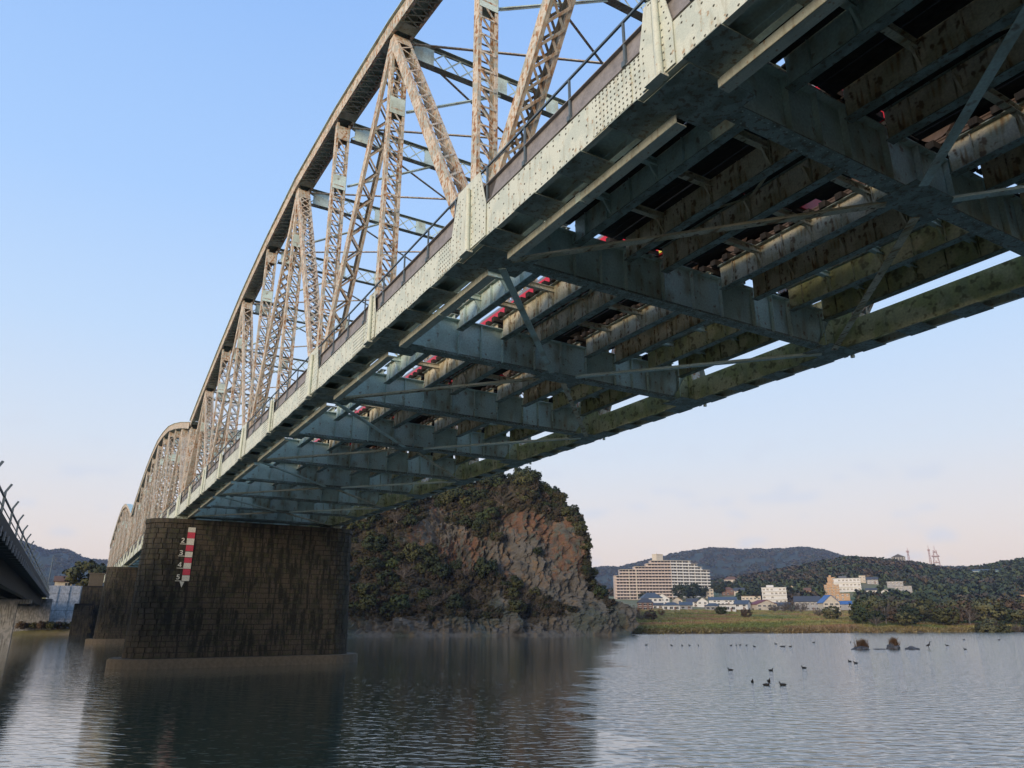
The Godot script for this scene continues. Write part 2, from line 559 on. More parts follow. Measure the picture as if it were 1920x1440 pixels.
func build_truss(span: Node3D, near: bool) -> void:
	var side := -1.0 if near else 1.0
	var xo := side * HX                      # outer face
	var xi := side * (HX - CW)               # inner face
	var xm := side * (HX - CW * 0.5)
	var m_out: Material = M.paint
	var m_in: Material = M.grey_green if near else M.moss
	var L := P * NPAN
	# bottom chord
	var ch := holder("bottom_chord", span)
	for k in NPAN:
		var b := MB.new()
		var zc := nz(k + 0.5)
		b.box(Vector3(xo - side * 0.012, 0.45, zc), Vector3(0.022, 0.9, P - 0.012))
		b.box(Vector3(xo - side * 0.075, 0.011, zc), Vector3(0.104, 0.02, P - 0.012))
		b.box(Vector3(xo - side * 0.075, 0.889, zc), Vector3(0.104, 0.02, P - 0.012))
		part("outer_web", ch, b.mesh(), m_out)
		b = MB.new()
		b.box(Vector3(xi + side * 0.012, 0.45, zc), Vector3(0.022, 0.9, P - 0.012))
		b.box(Vector3(xi + side * 0.075, 0.011, zc), Vector3(0.104, 0.02, P - 0.012))
		b.box(Vector3(xi + side * 0.075, 0.889, zc), Vector3(0.104, 0.02, P - 0.012))
		part("inner_web", ch, b.mesh(), m_in)
		for j in 4:
			var zb := nz(k + 0.02 + (j + 0.5) * 0.24)
			b = MB.new()
			b.box(Vector3(xm, -0.012, zb), Vector3(CW + 0.05, 0.02, 0.85))
			part("batten_plate", ch, b.mesh(), M.dark_steel)
		# splice plates
		b = MB.new()
		b.box(Vector3(xo + side * 0.008, 0.45, nz(k + 0.18)), Vector3(0.016, 0.86, 1.15))
		part("splice_plate", ch, b.mesh(), m_out)
	# a shelf of plates between the webs: dirty bottom of the trough
	var bt := MB.new()
	bt.box(Vector3(xm, 0.30, -L * 0.5), Vector3(CW - 0.06, 0.02, L))
	part("trough_plate", ch, bt.mesh(), M.grey_green)
	# rivets on the face
	for k in NPAN:
		var rv := MB.new()
		var x := xo + side * 0.0
		var z := nz(k) - 0.16
		var nn := Vector3(side, 0, 0)
		var i := 0
		while z > nz(k + 1) + 0.1:
			var u := (nz(k) - z) / P
			var dense := u < 0.26
			var px := xo + side * (0.016 if absf(u - 0.18) < 0.08 else 0.0)
			for y in ([0.05, 0.17, 0.29, 0.42, 0.55, 0.68, 0.80, 0.87] if dense else [0.06, 0.20, 0.46, 0.72, 0.85]):
				if dense or (i + int(y * 10.0)) % 2 == 0 or y < 0.1 or y > 0.8:
					add_rivet(rv, Vector3(px, y, z), nn, 0.027)
			z -= 0.115 if dense else 0.235
			i += 1
		part("rivets", ch, rv.mesh(), M.rivet if near else M.rivet_rust, "stuff")
	# gusset plates and vertical ribs at the panel points
	for k in NPAN + 1:
		var low := k % 2 == 0
		for face in [0, 1]:
			var x: float = xo if face == 0 else xi
			var s2: float = side if face == 0 else -side
			var mm: Material = M.paint if face == 0 else m_in
			if low:
				gusset("gusset_plate", span, x + s2 * 0.016, s2, nz(k), 0.95, 0.62, 0.02, 2.0, mm)
			else:
				gusset("gusset_plate", span, x + s2 * 0.016, s2, nz(k), 0.42, 0.24, 0.02, 1.75, mm)
		var b := MB.new()
		var xr := xo + side * 0.10
		var hh := 1.75 if low else 1.6
		b.tube(Vector3(xr, -0.06, nz(k) + 0.1), Vector3(xr, hh, nz(k) + 0.1), 0.075, 0.06, 10)
		b.box(Vector3(xo + side * 0.05, hh * 0.5, nz(k) - 0.12), Vector3(0.03, hh, 0.16))
		if near:
			b.box(Vector3(xo + side * 0.09, -0.07, nz(k)), Vector3(0.18, 0.05, 0.42))
		part("rib", span, b.mesh(), M.paint)
		# the end panel of the face has a rivet field on the plate
		var rv := MB.new()
		var w := 0.85 if low else 0.34
		for r in 11:
			for q in 9:
				var y := 0.1 + r * 0.16
				var zz := (q / 8.0 - 0.5) * 2.0 * (w - maxf(0.0, y - 0.9) * 0.28)
				if y > 1.75 or (low and y > 0.9 and absf(zz) < 0.25 and r % 2 == 0):
					continue
				if not low and q % 2 == 1:
					continue
				add_rivet(rv, Vector3(xo + side * 0.037, y, nz(k) + zz), Vector3(side, 0, 0), 0.024)
		part("rivets", span, rv.mesh(), M.rivet if near else M.rivet_rust, "stuff")
	# web members
	for k in NPAN + 1:
		var top: float = TOPH[k] - 0.1
		if k == 0 or k == NPAN:
			member("end_post", span, xm, 0.9, nz(k), top, nz(k), 0.5, "z", true)
		else:
			member("vertical_post", span, xm, 0.5, nz(k), top, nz(k), 0.30, "n", false, [top - 0.5 - 3.2])
	for k in NPAN:
		# odd panel points meet at the top, even ones at the bottom
		var klow := k if k % 2 == 0 else k + 1
		var kup := k + 1 if k % 2 == 0 else k
		var heavy := k == 0 or k == NPAN - 1
		member("diagonal", span, xm, 0.55, nz(klow) + (0.34 if kup < klow else -0.34), TOPH[kup] - 0.15, nz(kup), 0.42, "x" if k % 4 < 2 else "z", heavy)
	# top chord
	var tc := holder("top_chord", span)
	for k in NPAN:
		var a := Vector3(xm, TOPH[k] + 0.28, nz(k))
		var e := Vector3(xm, TOPH[k + 1] + 0.28, nz(k + 1))
		var d := (e - a).normalized()
		var up := d.cross(Vector3.RIGHT)
		if up.y < 0.0:
			up = -up
		var l := (e - a).length()
		var bs := Basis(Vector3.RIGHT, up, Vector3.RIGHT.cross(up))
		var mid := (a + e) * 0.5
		var b := MB.new()
		for s in [-1.0, 1.0]:
			b.box(mid + Vector3.RIGHT * s * 0.42, Vector3(0.024, 0.62, l + 0.05), bs)
			b.box(mid + Vector3.RIGHT * s * 0.355 - up * 0.3, Vector3(0.11, 0.02, l + 0.05), bs)
		part("web_plate", tc, b.mesh(), M.rusty)
		b = MB.new()
		b.box(mid + up * 0.325, Vector3(1.06, 0.025, l + 0.06), bs)
		part("cover_plate", tc, b.mesh(), M.grey_green)
		b = MB.new()
		var np := int(l / 0.62)
		for i in np:
			var f0 := (float(i) / np - 0.5) * (l - 2.3)
			var f1 := (float(i + 1) / np - 0.5) * (l - 2.3)
			b.bar(mid + d * f0 - Vector3.RIGHT * 0.36 - up * 0.318, mid + d * f1 + Vector3.RIGHT * 0.36 - up * 0.318, 0.07, 0.012, up)
			b.bar(mid + d * f0 + Vector3.RIGHT * 0.36 - up * 0.332, mid + d * f1 - Vector3.RIGHT * 0.36 - up * 0.332, 0.07, 0.012, up)
		part("lacing", tc, b.mesh(), M.dark_steel, "stuff")
		for s in [-1.0, 1.0]:
			b = MB.new()
			b.box(mid + d * s * (l * 0.5 - 0.85) - up * 0.32, Vector3(0.84, 0.018, 0.62), bs)
			part("batten_plate", tc, b.mesh(), M.dark_steel)
	# the fascia beside the walkway and its handrail
	if not near:
		return
	# keel angle along the inner edge of the chord's underside
	for k in NPAN:
		for j in 2:
			var b := MB.new()
			var zc := nz(k + 0.285 + 0.43 * j)
			b.box(Vector3(xi - side * 0.02, -0.115, zc), Vector3(0.02, 0.19, P * 0.425))
			b.box(Vector3(xi - side * 0.135, -0.20, zc), Vector3(0.25, 0.02, P * 0.425))
			part("keel_angle", ch, b.mesh(), M.paint)
		var b := MB.new()
		b.box(Vector3(xi - side * 0.05, -0.115, nz(k + 0.5)), Vector3(0.12, 0.22, 0.16))
		part("keel_bracket", ch, b.mesh(), M.grey_green)
	for k in NPAN:
		var b := MB.new()
		b.box(Vector3(xo - side * 0.10, 1.24, nz(k + 0.5)), Vector3(0.02, 0.50, P - 0.02))
		b.box(Vector3(xo - side * 0.06, 1.50, nz(k + 0.5)), Vector3(0.10, 0.02, P - 0.02))
		b.box(Vector3(xo - side * 0.06, 0.98, nz(k + 0.5)), Vector3(0.10, 0.02, P - 0.02))
		part("fascia_plate", span, b.mesh(), M.fascia)
		b = MB.new()
		b.box(Vector3(xo - side * 0.2, 0.935, nz(k + 0.5)), Vector3(0.3, 0.05, P))
		part("edge_plank", span, b.mesh(), M.cream)
	var hr := holder("handrail", span)
	var b2 := MB.new()
	b2.bar(Vector3(xo - side * 0.04, 2.02, 0), Vector3(xo - side * 0.04, 2.02, -L), 0.045, 0.045)
	part("top_rail", hr, b2.mesh(), M.rail_paint)
	var pm := MB.new()
	pm.box(Vector3(0, 0.53, 0), Vector3(0.04, 1.0, 0.05))
	pm.box(Vector3(0.02 * side, 0.06, 0), Vector3(0.08, 0.12, 0.1))
	var pmesh := pm.mesh()
	for i in int(L / 1.8):
		part("rail_post", hr, pmesh, M.rail_paint).position = Vector3(xo - side * 0.04, 0.96, -0.9 - i * 1.8)

func lattice_strut(span: Node3D, k: int) -> void:
	# the cross girder between the two top chords, with knee braces
	var o := holder("sway_strut", span)
	var yt: float = TOPH[k] + 0.10
	var yb: float = yt - 0.85
	var z := nz(k)
	var x1 := HX - CW
	for y in [yt, yb]:
		var b := MB.new()
		b.box(Vector3(0, y, z), Vector3(2.0 * x1, 0.10, 0.02))
		b.box(Vector3(0, y + (0.05 if y == yt else -0.05), z), Vector3(2.0 * x1, 0.02, 0.30))
		part("flange", o, b.mesh(), M.dark_steel)
	var b := MB.new()
	var n := 18
	for i in n:
		var a0 := -x1 + 2.0 * x1 * i / n
		var a1 := -x1 + 2.0 * x1 * (i + 1) / n
		b.bar(Vector3(a0, yb + 0.05, z + 0.016), Vector3(a1, yt - 0.05, z + 0.016), 0.06, 0.01, Vector3(0, 0, 1))
		b.bar(Vector3(a0, yt - 0.05, z - 0.016), Vector3(a1, yb + 0.05, z - 0.016), 0.06, 0.01, Vector3(0, 0, 1))
	part("lacing", o, b.mesh(), M.grey_green, "stuff")
	for x in [-6.1, -2.6, 0.0, 2.6, 6.1]:
		b = MB.new()
		b.box(Vector3(x, (yt + yb) * 0.5, z + 0.028), Vector3(0.85 if absf(x) > 4.0 else 0.6, 0.76, 0.012))
		b.box(Vector3(x, (yt + yb) * 0.5, z - 0.028), Vector3(0.85 if absf(x) > 4.0 else 0.6, 0.76, 0.012))
		part("plate", o, b.mesh(), M.grey_green)
	for s in [-1.0, 1.0]:
		b = MB.new()
		b.bar(Vector3(s * (x1 - 0.02), yb - 2.55, z), Vector3(s * 2.6, yb - 0.07, z), 0.12, 0.02, Vector3(0, 0, 1))
		b.bar(Vector3(s * (x1 - 0.02), yb - 2.55, z), Vector3(s * 2.6, yb - 0.07, z), 0.02, 0.12, Vector3(0, 0, 1))
		part("knee_brace", span, b.mesh(), M.grey_green)

func build_floor(span: Node3D) -> void:
	var x1 := HX - CW
	for k in NPAN + 1:
		var fb := holder("floor_beam", span)
		var z := nz(k)
		var b := MB.new()
		b.box(Vector3(0, 0.72, z), Vector3(2.0 * x1 - 0.04, 1.36, 0.022))
		part("web", fb, b.mesh(), M.grey_green)
		b = MB.new()
		b.box(Vector3(0, 0.028, z), Vector3(2.0 * x1 - 0.06, 0.03, 0.40))
		b.box(Vector3(0, 0.11, z + 0.02), Vector3(2.0 * x1 - 0.06, 0.14, 0.02))
		part("bottom_flange", fb, b.mesh(), M.dark_steel)
		b = MB.new()
		b.box(Vector3(0, 1.415, z), Vector3(2.0 * x1 - 0.06, 0.03, 0.36))
		part("top_flange", fb, b.mesh(), M.grey_green)
		for x in STR_X + [0.07, -3.43, 3.6]:
			b = MB.new()
			b.box(Vector3(x + 0.03, 0.75, z + 0.085), Vector3(0.02, 1.28, 0.145))
			b.box(Vector3(x + 0.03, 0.75, z - 0.085), Vector3(0.02, 1.28, 0.145))
			b.box(Vector3(x + 0.07, 0.75, z + 0.02), Vector3(0.1, 1.28, 0.018))
			part("stiffener", fb, b.mesh(), M.grey_green)
		var rv := MB.new()
		var x := -x1 + 0.2
		while x < x1:
			add_rivet(rv, Vector3(x, 0.012, z + 0.13), Vector3.DOWN, 0.018)
			add_rivet(rv, Vector3(x + 0.06, 0.012, z - 0.13), Vector3.DOWN, 0.018)
			add_rivet(rv, Vector3(x, 0.11, z + 0.032), Vector3(0, 0, 1), 0.016)
			x += 0.17
		part("rivets", fb, rv.mesh(), M.grey_green, "stuff")
		# end brackets down to the chords
		for s in [-1.0, 1.0]:
			b = MB.new()
			b.prism(PackedVector2Array([Vector2(0, 0.05), Vector2(0.9, 0.05), Vector2(0, 1.3)]), Vector3(s * (x1 - 0.03), 0, z + 0.13), Vector3(-s, 0, 0), Vector3.UP, 0.02)
			part("end_bracket", fb, b.mesh(), M.grey_green if s < 0 else M.moss)
			b = MB.new()
			b.box(Vector3(s * (x1 - 0.1), -0.03, z), Vector3(1.6, 0.016, 1.15))
			part("lateral_gusset", fb, b.mesh(), M.dark_steel)
		if k % 2 == 1:
			b = MB.new()
			b.box(Vector3(0, -0.004, z), Vector3(1.7, 0.018, 0.95))
			part("lateral_gusset", fb, b.mesh(), M.dark_steel)
	# bottom lateral bracing, crossing at the odd floor beams
	for k in range(1, NPAN, 2):
		for s in [-1.0, 1.0]:
			for e in [-1.0, 1.0]:
				var a := Vector3(s * (x1 - 0.3), -0.06, nz(k + e) - e * -0.25)
				var c := Vector3(s * 0.55, -0.035, nz(k + e * 0.06))
				var b := MB.new()
				b.bar(a, c, 0.20, 0.018)
				b.bar(a + Vector3.UP * 0.05, c + Vector3.UP * 0.05, 0.018, 0.11)
				part("lateral_brace", span, b.mesh(), M.cream if e > 0 else M.grey_green)
	# stringers
	var wm := MB.new()
	var fm := MB.new()
	var l := P - 0.42
	wm.box(Vector3(0, 1.37, 0), Vector3(0.02, 0.78, l))
	fm.box(Vector3(0, 0.98, 0), Vector3(0.26, 0.025, l))
	fm.box(Vector3(0.0, 1.775, 0), Vector3(0.26, 0.025, l))
	var bm := MB.new()
	for i in 3:
		var z := (i - 1) * P * 0.25
		bm.prism(PackedVector2Array([Vector2(0.012, 1.5), Vector2(0.26, 1.5), Vector2(0.012, 1.12)]), Vector3(0, 0, z), Vector3(-1, 0, 0), Vector3.UP, 0.05)
		bm.prism(PackedVector2Array([Vector2(0.012, 1.5), Vector2(0.26, 1.5), Vector2(0.012, 1.12)]), Vector3(0, 0, z), Vector3(1, 0, 0), Vector3.UP, 0.05)
	for i in 7:
		bm.box(Vector3(-0.055, 1.36, (i - 3) * P * 0.131), Vector3(0.09, 0.72, 0.015))
	var wmesh := wm.mesh()
	var fmesh := fm.mesh()
	var bmesh := bm.mesh()
	for s in STR_X.size():
		for k in NPAN:
			var o := holder("stringer", span)
			o.position = Vector3(STR_X[s], 0, nz(k + 0.5))
			var webm: Material = M.cream
			if s == 1:
				webm = M.grey_green
			elif s >= 6:
				webm = M.moss
			elif s == 0:
				webm = M.paint
			part("web", o, wmesh, webm)
			part("flange", o, fmesh, M.dark_steel)
			part("brackets", o, bmesh, webm, "stuff")
	# short struts between the stringers
	for bay in [[0, 1], [1, 2], [3, 4], [5, 6], [6, 7]]:
		var xa: float = STR_X[bay[0]] + 0.02
		var xb: float = STR_X[bay[1]] - 0.02
		var b := MB.new()
		b.box(Vector3((xa + xb) * 0.5, 1.60, 0), Vector3(xb - xa, 0.16, 0.014))
		b.box(Vector3((xa + xb) * 0.5, 1.515, 0), Vector3(xb - xa, 0.014, 0.15))
		b.box(Vector3((xa + xb) * 0.5, 1.685, 0), Vector3(xb - xa, 0.014, 0.15))
		var mesh := b.mesh()
		for k in NPAN:
			for i in 3:
				part("cross_strut", span, mesh, M.grey_green if bay[0] == 0 or bay[0] >= 5 else M.cream).position.z = nz(k + 0.25 + 0.25 * i)
	# bracing frames under the tracks
	for bay in [[2, 3], [4, 5]]:
		var xa: float = STR_X[bay[0]]
		var xb: float = STR_X[bay[1]]
		for k in NPAN:
			var b := MB.new()
			b.bar(Vector3(xa, 1.66, nz(k + 0.1)), Vector3(xb, 1.66, nz(k + 0.5)), 0.09, 0.014)
			b.bar(Vector3(xb, 1.68, nz(k + 0.5)), Vector3(xa, 1.68, nz(k + 0.9)), 0.09, 0.014)
			part("stringer_brace", span, b.mesh(), M.cream)
	# rails
	for xt in [-1.83, 1.995]:
		for s in [-0.565, 0.565]:
			var b := MB.new()
			var L := P * NPAN
			b.box(Vector3(xt + s, 1.981, -L * 0.5), Vector3(0.13, 0.02, L))
			b.box(Vector3(xt + s, 2.041, -L * 0.5), Vector3(0.018, 0.1, L))
			b.box(Vector3(xt + s, 2.111, -L * 0.5), Vector3(0.065, 0.04, L))
			part("rail", span, b.mesh(), M.rail_steel)

func build_deck(span: Node3D, single: bool) -> void:
	var sm := MB.new()
	sm.box(Vector3.ZERO, Vector3(1.9, 0.18, 0.20))
	var smesh := sm.mesh()
	var all := MB.new()
	var n := 144
	for xt in [-1.83, 1.995]:
		for i in n:
			var at := Vector3(xt + sin(i * 12.9 + xt) * 0.03, 1.88, -0.25 - i * (P * NPAN - 0.5) / (n - 1))
			if single:
				part("sleeper", span, smesh, M.wood).position = at
			else:
				all.box(at, Vector3(1.9, 0.18, 0.20))
	if not single:
		part("sleepers", span, all.mesh(), M.wood, "stuff")
	# walkway planks: between the tracks, by the far stringers, and over the near two panels
	var rows := []
	for i in 4:
		rows.append([-0.42 + i * 0.29, 1.82, 0, NPAN])
	for i in 5:
		rows.append([4.72 + i * 0.29, 1.82, 0, NPAN])
	for i in 6:
		rows.append([-5.90 + i * 0.275, 1.73, 0, 2])
		rows.append([-4.10 + i * 0.275, 1.73, 0, 2])
	for i in 5:
		rows.append([2.98 + i * 0.275, 1.73, 0, 1])
	for i in 4:
		rows.append([-2.25 + i * 0.275, 1.735, 0, 2])
		rows.append([1.55 + i * 0.275, 1.735, 0, 2])
	var pm := MB.new()
	pm.box(Vector3.ZERO, Vector3(0.245, 0.05, P * 0.5 - 0.05))
	var pmesh := pm.mesh()
	for r in rows:
		for k in range(r[2] * 2, r[3] * 2):
			var at := Vector3(r[0] + sin(k * 7.7 + r[0] * 31.0) * 0.012, r[1], nz(0.25 + k * 0.5))
			if single:
				part("walkway_plank", span, pmesh, M.wood).position = at
	if not single:
		var b := MB.new()
		b.box(Vector3(0.01, 1.82, -P * NPAN * 0.5), Vector3(1.1, 0.05, P * NPAN))
		b.box(Vector3(5.3, 1.82, -P * NPAN * 0.5), Vector3(1.4, 0.05, P * NPAN))
		part("walkway", span, b.mesh(), M.wood)

func build_bridge() -> void:
	var s1 := thing("truss_span", "near pale green riveted steel truss span overhead with rusty lattice posts", "bridge span", Vector3(XC, YB, -0.365), 0.0, "spans of the railway truss bridge")
	build_truss(s1, true)
	build_truss(s1, false)
	for k in NPAN + 1:
		lattice_strut(s1, k)
	for k in NPAN:
		for s in [-1.0, 1.0]:
			var b := MB.new()
			b.bar(Vector3(-s * (HX - CW), TOPH[k] - 0.1, nz(k)), Vector3(s * (HX - CW), TOPH[k + 1] - 0.1, nz(k + 1)), 0.10, 0.012)
			b.bar(Vector3(-s * (HX - CW), TOPH[k] - 0.06, nz(k)), Vector3(s * (HX - CW), TOPH[k + 1] - 0.06, nz(k + 1)), 0.012, 0.08)
			part("lateral_rod", s1, b.mesh(), M.rusty)
	build_floor(s1)
	var s2: Node3D = s1.duplicate()
	s2.name = numbered("truss_span")
	add_child(s2)
	s2.position.z = -0.365 - P * NPAN - 0.8
	s2.set_meta("label", "second steel truss span with a rounded arch of chords beyond the first pier")
	var s3: Node3D = s2.duplicate()
	s3.name = numbered("truss_span")
	add_child(s3)
	s3.position.z = s2.position.z - P * NPAN - 0.8
	s3.set_meta("label", "farthest steel truss span reaching the far bank")
	build_deck(s1, true)
	build_deck(s2, false)
	build_deck(s3, false)
	# bearings on the piers
	for q in [[s1, 1], [s2, 0], [s2, 1], [s3, 0]]:
		for s in [-1.0, 1.0]:
			var b := MB.new()
			var z: float = -P * NPAN + 0.25 if q[1] == 1 else -0.25
			b.box(Vector3(s * (HX - 0.41), -0.22, z), Vector3(0.8, 0.34, 0.6))
			b.box(Vector3(s * (HX - 0.41), -0.46, z), Vector3(1.1, 0.14, 0.9))
			part("bearing", q[0], b.mesh(), M.dark_steel)
	build_train()

func build_train() -> void:
	var zc := [-2.5, -21.1, -39.7, -58.3]
	var labels := ["red railway carriage glimpsed between the planks over the nearest floor panel", "red railway carriage seen through the open bay by the second floor beam", "red railway carriage seen as slivers above the third and fourth floor beams", "red railway carriage farthest along the deck towards the stone pier"]
	var first: Node3D = null
	for i in 4:
		var at := Vector3(XC + 1.995, YB + 2.131, zc[i])
		if first != null:
			var o: Node3D = first.duplicate()
			o.name = numbered("train_carriage")
			add_child(o)
			o.position = at
			o.set_meta("label", labels[i])
			continue
		var t := thing("train_carriage", labels[i], "railway carriage", at, 0.0, "carriages of the red train")
		first = t
		var L := 18.0
		# body: swept cross-section
		var sec := [Vector2(-1.33, 0.85), Vector2(-1.37, 1.2), Vector2(-1.37, 2.6), Vector2(-1.30, 3.05), Vector2(-1.05, 3.4), Vector2(-0.5, 3.58), Vector2(0.5, 3.58), Vector2(1.05, 3.4), Vector2(1.30, 3.05), Vector2(1.37, 2.6), Vector2(1.37, 1.2), Vector2(1.33, 0.85)]
		var b := MB.new()
		var r := MB.new()
		for j in sec.size():
			var a: Vector2 = sec[j]
			var c: Vector2 = sec[(j + 1) % sec.size()]
			var tgt := r if j >= 3 and j <= 7 else b
			tgt.quad(Vector3(a.x, a.y, L * 0.5), Vector3(a.x, a.y, -L * 0.5), Vector3(c.x, c.y, -L * 0.5), Vector3(c.x, c.y, L * 0.5))
		for e in [-1.0, 1.0]:
			for j in range(1, sec.size() - 1):
				b.tri_n(Vector3(sec[0].x, sec[0].y, e * L * 0.5), Vector3(sec[j].x, sec[j].y, e * L * 0.5), Vector3(sec[j + 1].x, sec[j + 1].y, e * L * 0.5), Vector3(0, 0, e))
		part("body", t, b.mesh(), M.red_car)
		part("roof", t, r.mesh(), M.roof_grey)
		for s in [-1.0, 1.0]:
			for j in 9:
				var z := -7.6 + j * 1.9
				b = MB.new()
				if j % 4 == 0:
					b.box(Vector3(s * 1.376, 1.85, z), Vector3(0.02, 1.85, 1.2))
					part("door", t, b.mesh(), M.red_car)
				else:
					b.box(Vector3(s * 1.374, 2.1, z), Vector3(0.016, 0.85, 1.35))
					part("window", t, b.mesh(), M.glass_dark)
			b = MB.new()
			for j in 6:
				b.box(Vector3(s * 1.36, 0.93, -7.5 + j * 3.0), Vector3(0.05, 0.10, 0.5))
			part("step_marking", t, b.mesh(), M.lime_trim)
		b = MB.new()
		b.box(Vector3(0, 0.78, 0), Vector3(2.5, 0.12, L - 0.1))
		for q in [[-0.55, 0.5, -3.2, 1.1, 0.5, 2.4], [0.6, 0.48, -2.6, 1.0, 0.5, 1.6], [0.5, 0.5, 0.4, 1.2, 0.52, 2.0], [-0.6, 0.5, 1.0, 0.9, 0.46, 2.8], [0.2, 0.5, 3.2, 1.6, 0.4, 1.2]]:
			b.box(Vector3(q[0], q[1], q[2]), Vector3(q[3], q[4], q[5]))
		part("underframe", t, b.mesh(), M.black_under)
		for z in [-6.1, 6.1]:
			var bg := holder("bogie", t)
			bg.position.z = z
			b = MB.new()
			for s in [-1.0, 1.0]:
				b.box(Vector3(s * 0.85, 0.47, 0), Vector3(0.14, 0.22, 2.9))
			b.box(Vector3(0, 0.5, 0), Vector3(1.7, 0.25, 0.5))
			part("bogie_frame", bg, b.mesh(), M.black_under)
			for w in [-1.05, 1.05]:
				for s in [-0.565, 0.565]:
					b = MB.new()
					b.tube(Vector3(s - 0.06, 0.43, w), Vector3(s + 0.06, 0.43, w), 0.43, 0.43, 20)
					part("wheel", bg, b.mesh(), M.rail_steel)

# ---------------------------------------------------------------- stone piers
func stadium(t: float, hx: float, hz: float) -> Array:
	# point and outward normal on a plan with straight sides and half-round noses; t in 0..1 starts at the -x end of the near face
	var st_l := 2.0 * (hx - hz)
	var arc := PI * hz
	var per := 2.0 * (st_l + arc)
	var s := fposmod(t, 1.0) * per
	if s < st_l:
		return [Vector3(-(hx - hz) + s, 0, hz), Vector3(0, 0, 1)]
	s -= st_l
	if s < arc:
		var a := PI * 0.5 - s / hz
		return [Vector3((hx - hz) + cos(a) * hz, 0, sin(a) * hz), Vector3(cos(a), 0, sin(a))]
	s -= arc
	if s < st_l:
		return [Vector3((hx - hz) - s, 0, -hz), Vector3(0, 0, -1)]
	s -= st_l
	var a2 := -PI * 0.5 - s / hz
	return [Vector3(-(hx - hz) + cos(a2) * hz, 0, sin(a2) * hz), Vector3(cos(a2), 0, sin(a2))]

func stadium_solid(b: MB, y0: float, y1: float, hx0: float, hz0: float, hx1: float, hz1: float, k := 72) -> void:
	for i in k:
		var a: Array = stadium(float(i) / k, hx0, hz0)
		var c: Array = stadium(float(i + 1) / k, hx0, hz0)
		var d: Array = stadium(float(i) / k, hx1, hz1)
		var e: Array = stadium(float(i + 1) / k, hx1, hz1)
		var p0: Vector3 = a[0] + Vector3.UP * y0
		var p1: Vector3 = c[0] + Vector3.UP * y0
		var p2: Vector3 = e[0] + Vector3.UP * y1
		var p3: Vector3 = d[0] + Vector3.UP * y1
		var nn: Vector3 = (a[1] + c[1]).normalized()
		b.tri_n(p0, p1, p2, nn)
		b.tri_n(p0, p2, p3, nn)
		b.tri_n(Vector3(0, y1, 0), p2, p3, Vector3.UP)

func stone_block(b: MB, at: Vector3, nn: Vector3, w: float, h: float, dep: float) -> void:
	var ux := Vector3.UP.cross(nn).normalized()
	var uy := Vector3.UP
	var bv := 0.022
	var f := []
	var k := []
	for q in [[-1, -1], [1, -1], [1, 1], [-1, 1]]:
		k.append(at + ux * q[0] * w * 0.5 + uy * q[1] * h * 0.5 - nn * 0.06)
		f.append(at + ux * q[0] * (w * 0.5 - bv) + uy * q[1] * (h * 0.5 - bv) + nn * dep)
	b.tri_n(f[0], f[1], f[2], nn)
	b.tri_n(f[0], f[2], f[3], nn)
	for i in 4:
		var j := (i + 1) % 4
		var o: Vector3 = ((k[i] + k[j]) * 0.5 - at).normalized() + nn * 0.4
		b.tri_n(k[i], k[j], f[j], o.normalized())
		b.tri_n(k[i], f[j], f[i], o.normalized())

func build_pier(z: float, label: String, single: bool) -> void:
	var t := thing("stone_pier", label, "bridge pier", Vector3(14.35, 0, z), 0.0, "stone piers in the river")
	var ytop := 12.02
	var y0 := 0.75
	var b := MB.new()
	stadium_solid(b, -3.0, ytop - 0.05, 9.75, 2.55, 9.3, 2.15)
	part("core", t, b.mesh(), M.mortar)
	b = MB.new()
	stadium_solid(b, -3.0, 0.62, 10.75, 3.55, 10.75, 3.55)
	stadium_solid(b, 0.62, 0.74, 10.75, 3.55, 10.6, 3.4)
	part("base_collar", t, b.mesh(), M.collar)
	b = MB.new()
	stadium_solid(b, ytop - 0.1, ytop + 0.28, 9.42, 2.27, 9.42, 2.27)
	part("coping", t, b.mesh(), M.stone)
	rng.seed = 71
	var rest := MB.new()
	var courses := 25
	var hh := (ytop - 0.12 - y0) / courses
	var made := 0
	for c in range(courses - 1, -1, -1):
		var y := y0 + (c + 0.5) * hh
		var f := (y + 3.0) / (ytop + 3.0)
		var hx := lerpf(9.75, 9.3, f)
		var hz := lerpf(2.55, 2.15, f)
		var per := 2.0 * (2.0 * (hx - hz) + PI * hz)
		var s := rng.randf() * 0.6
		var s_end := per + s
		while s < s_end - 0.3:
			var w := rng.randf_range(0.75, 1.35)
			if s + w > s_end - 0.4:
				w = s_end - s
			var q: Array = stadium((s + w * 0.5) / per, hx, hz)
			var dep := rng.randf_range(0.008, 0.03)
			var curved: bool = absf(q[1].z) < 0.999
			if curved and w > 1.0:
				w *= 0.6
				q = stadium((s + w * 0.5) / per, hx, hz)
			if single and made < 290 and q[1].z > 0.6:
				var o := MB.new()
				stone_block(o, Vector3.ZERO, q[1], w - 0.02, hh - 0.015, dep)
				var pn := part("stone", t, o.mesh(), M.stone)
				pn.position = q[0] + Vector3.UP * y
				made += 1
			else:
				stone_block(rest, q[0] + Vector3.UP * y, q[1], w - 0.02, hh - 0.015, dep)
			s += w
	part("stonework", t, rest.mesh(), M.stone, "stuff")

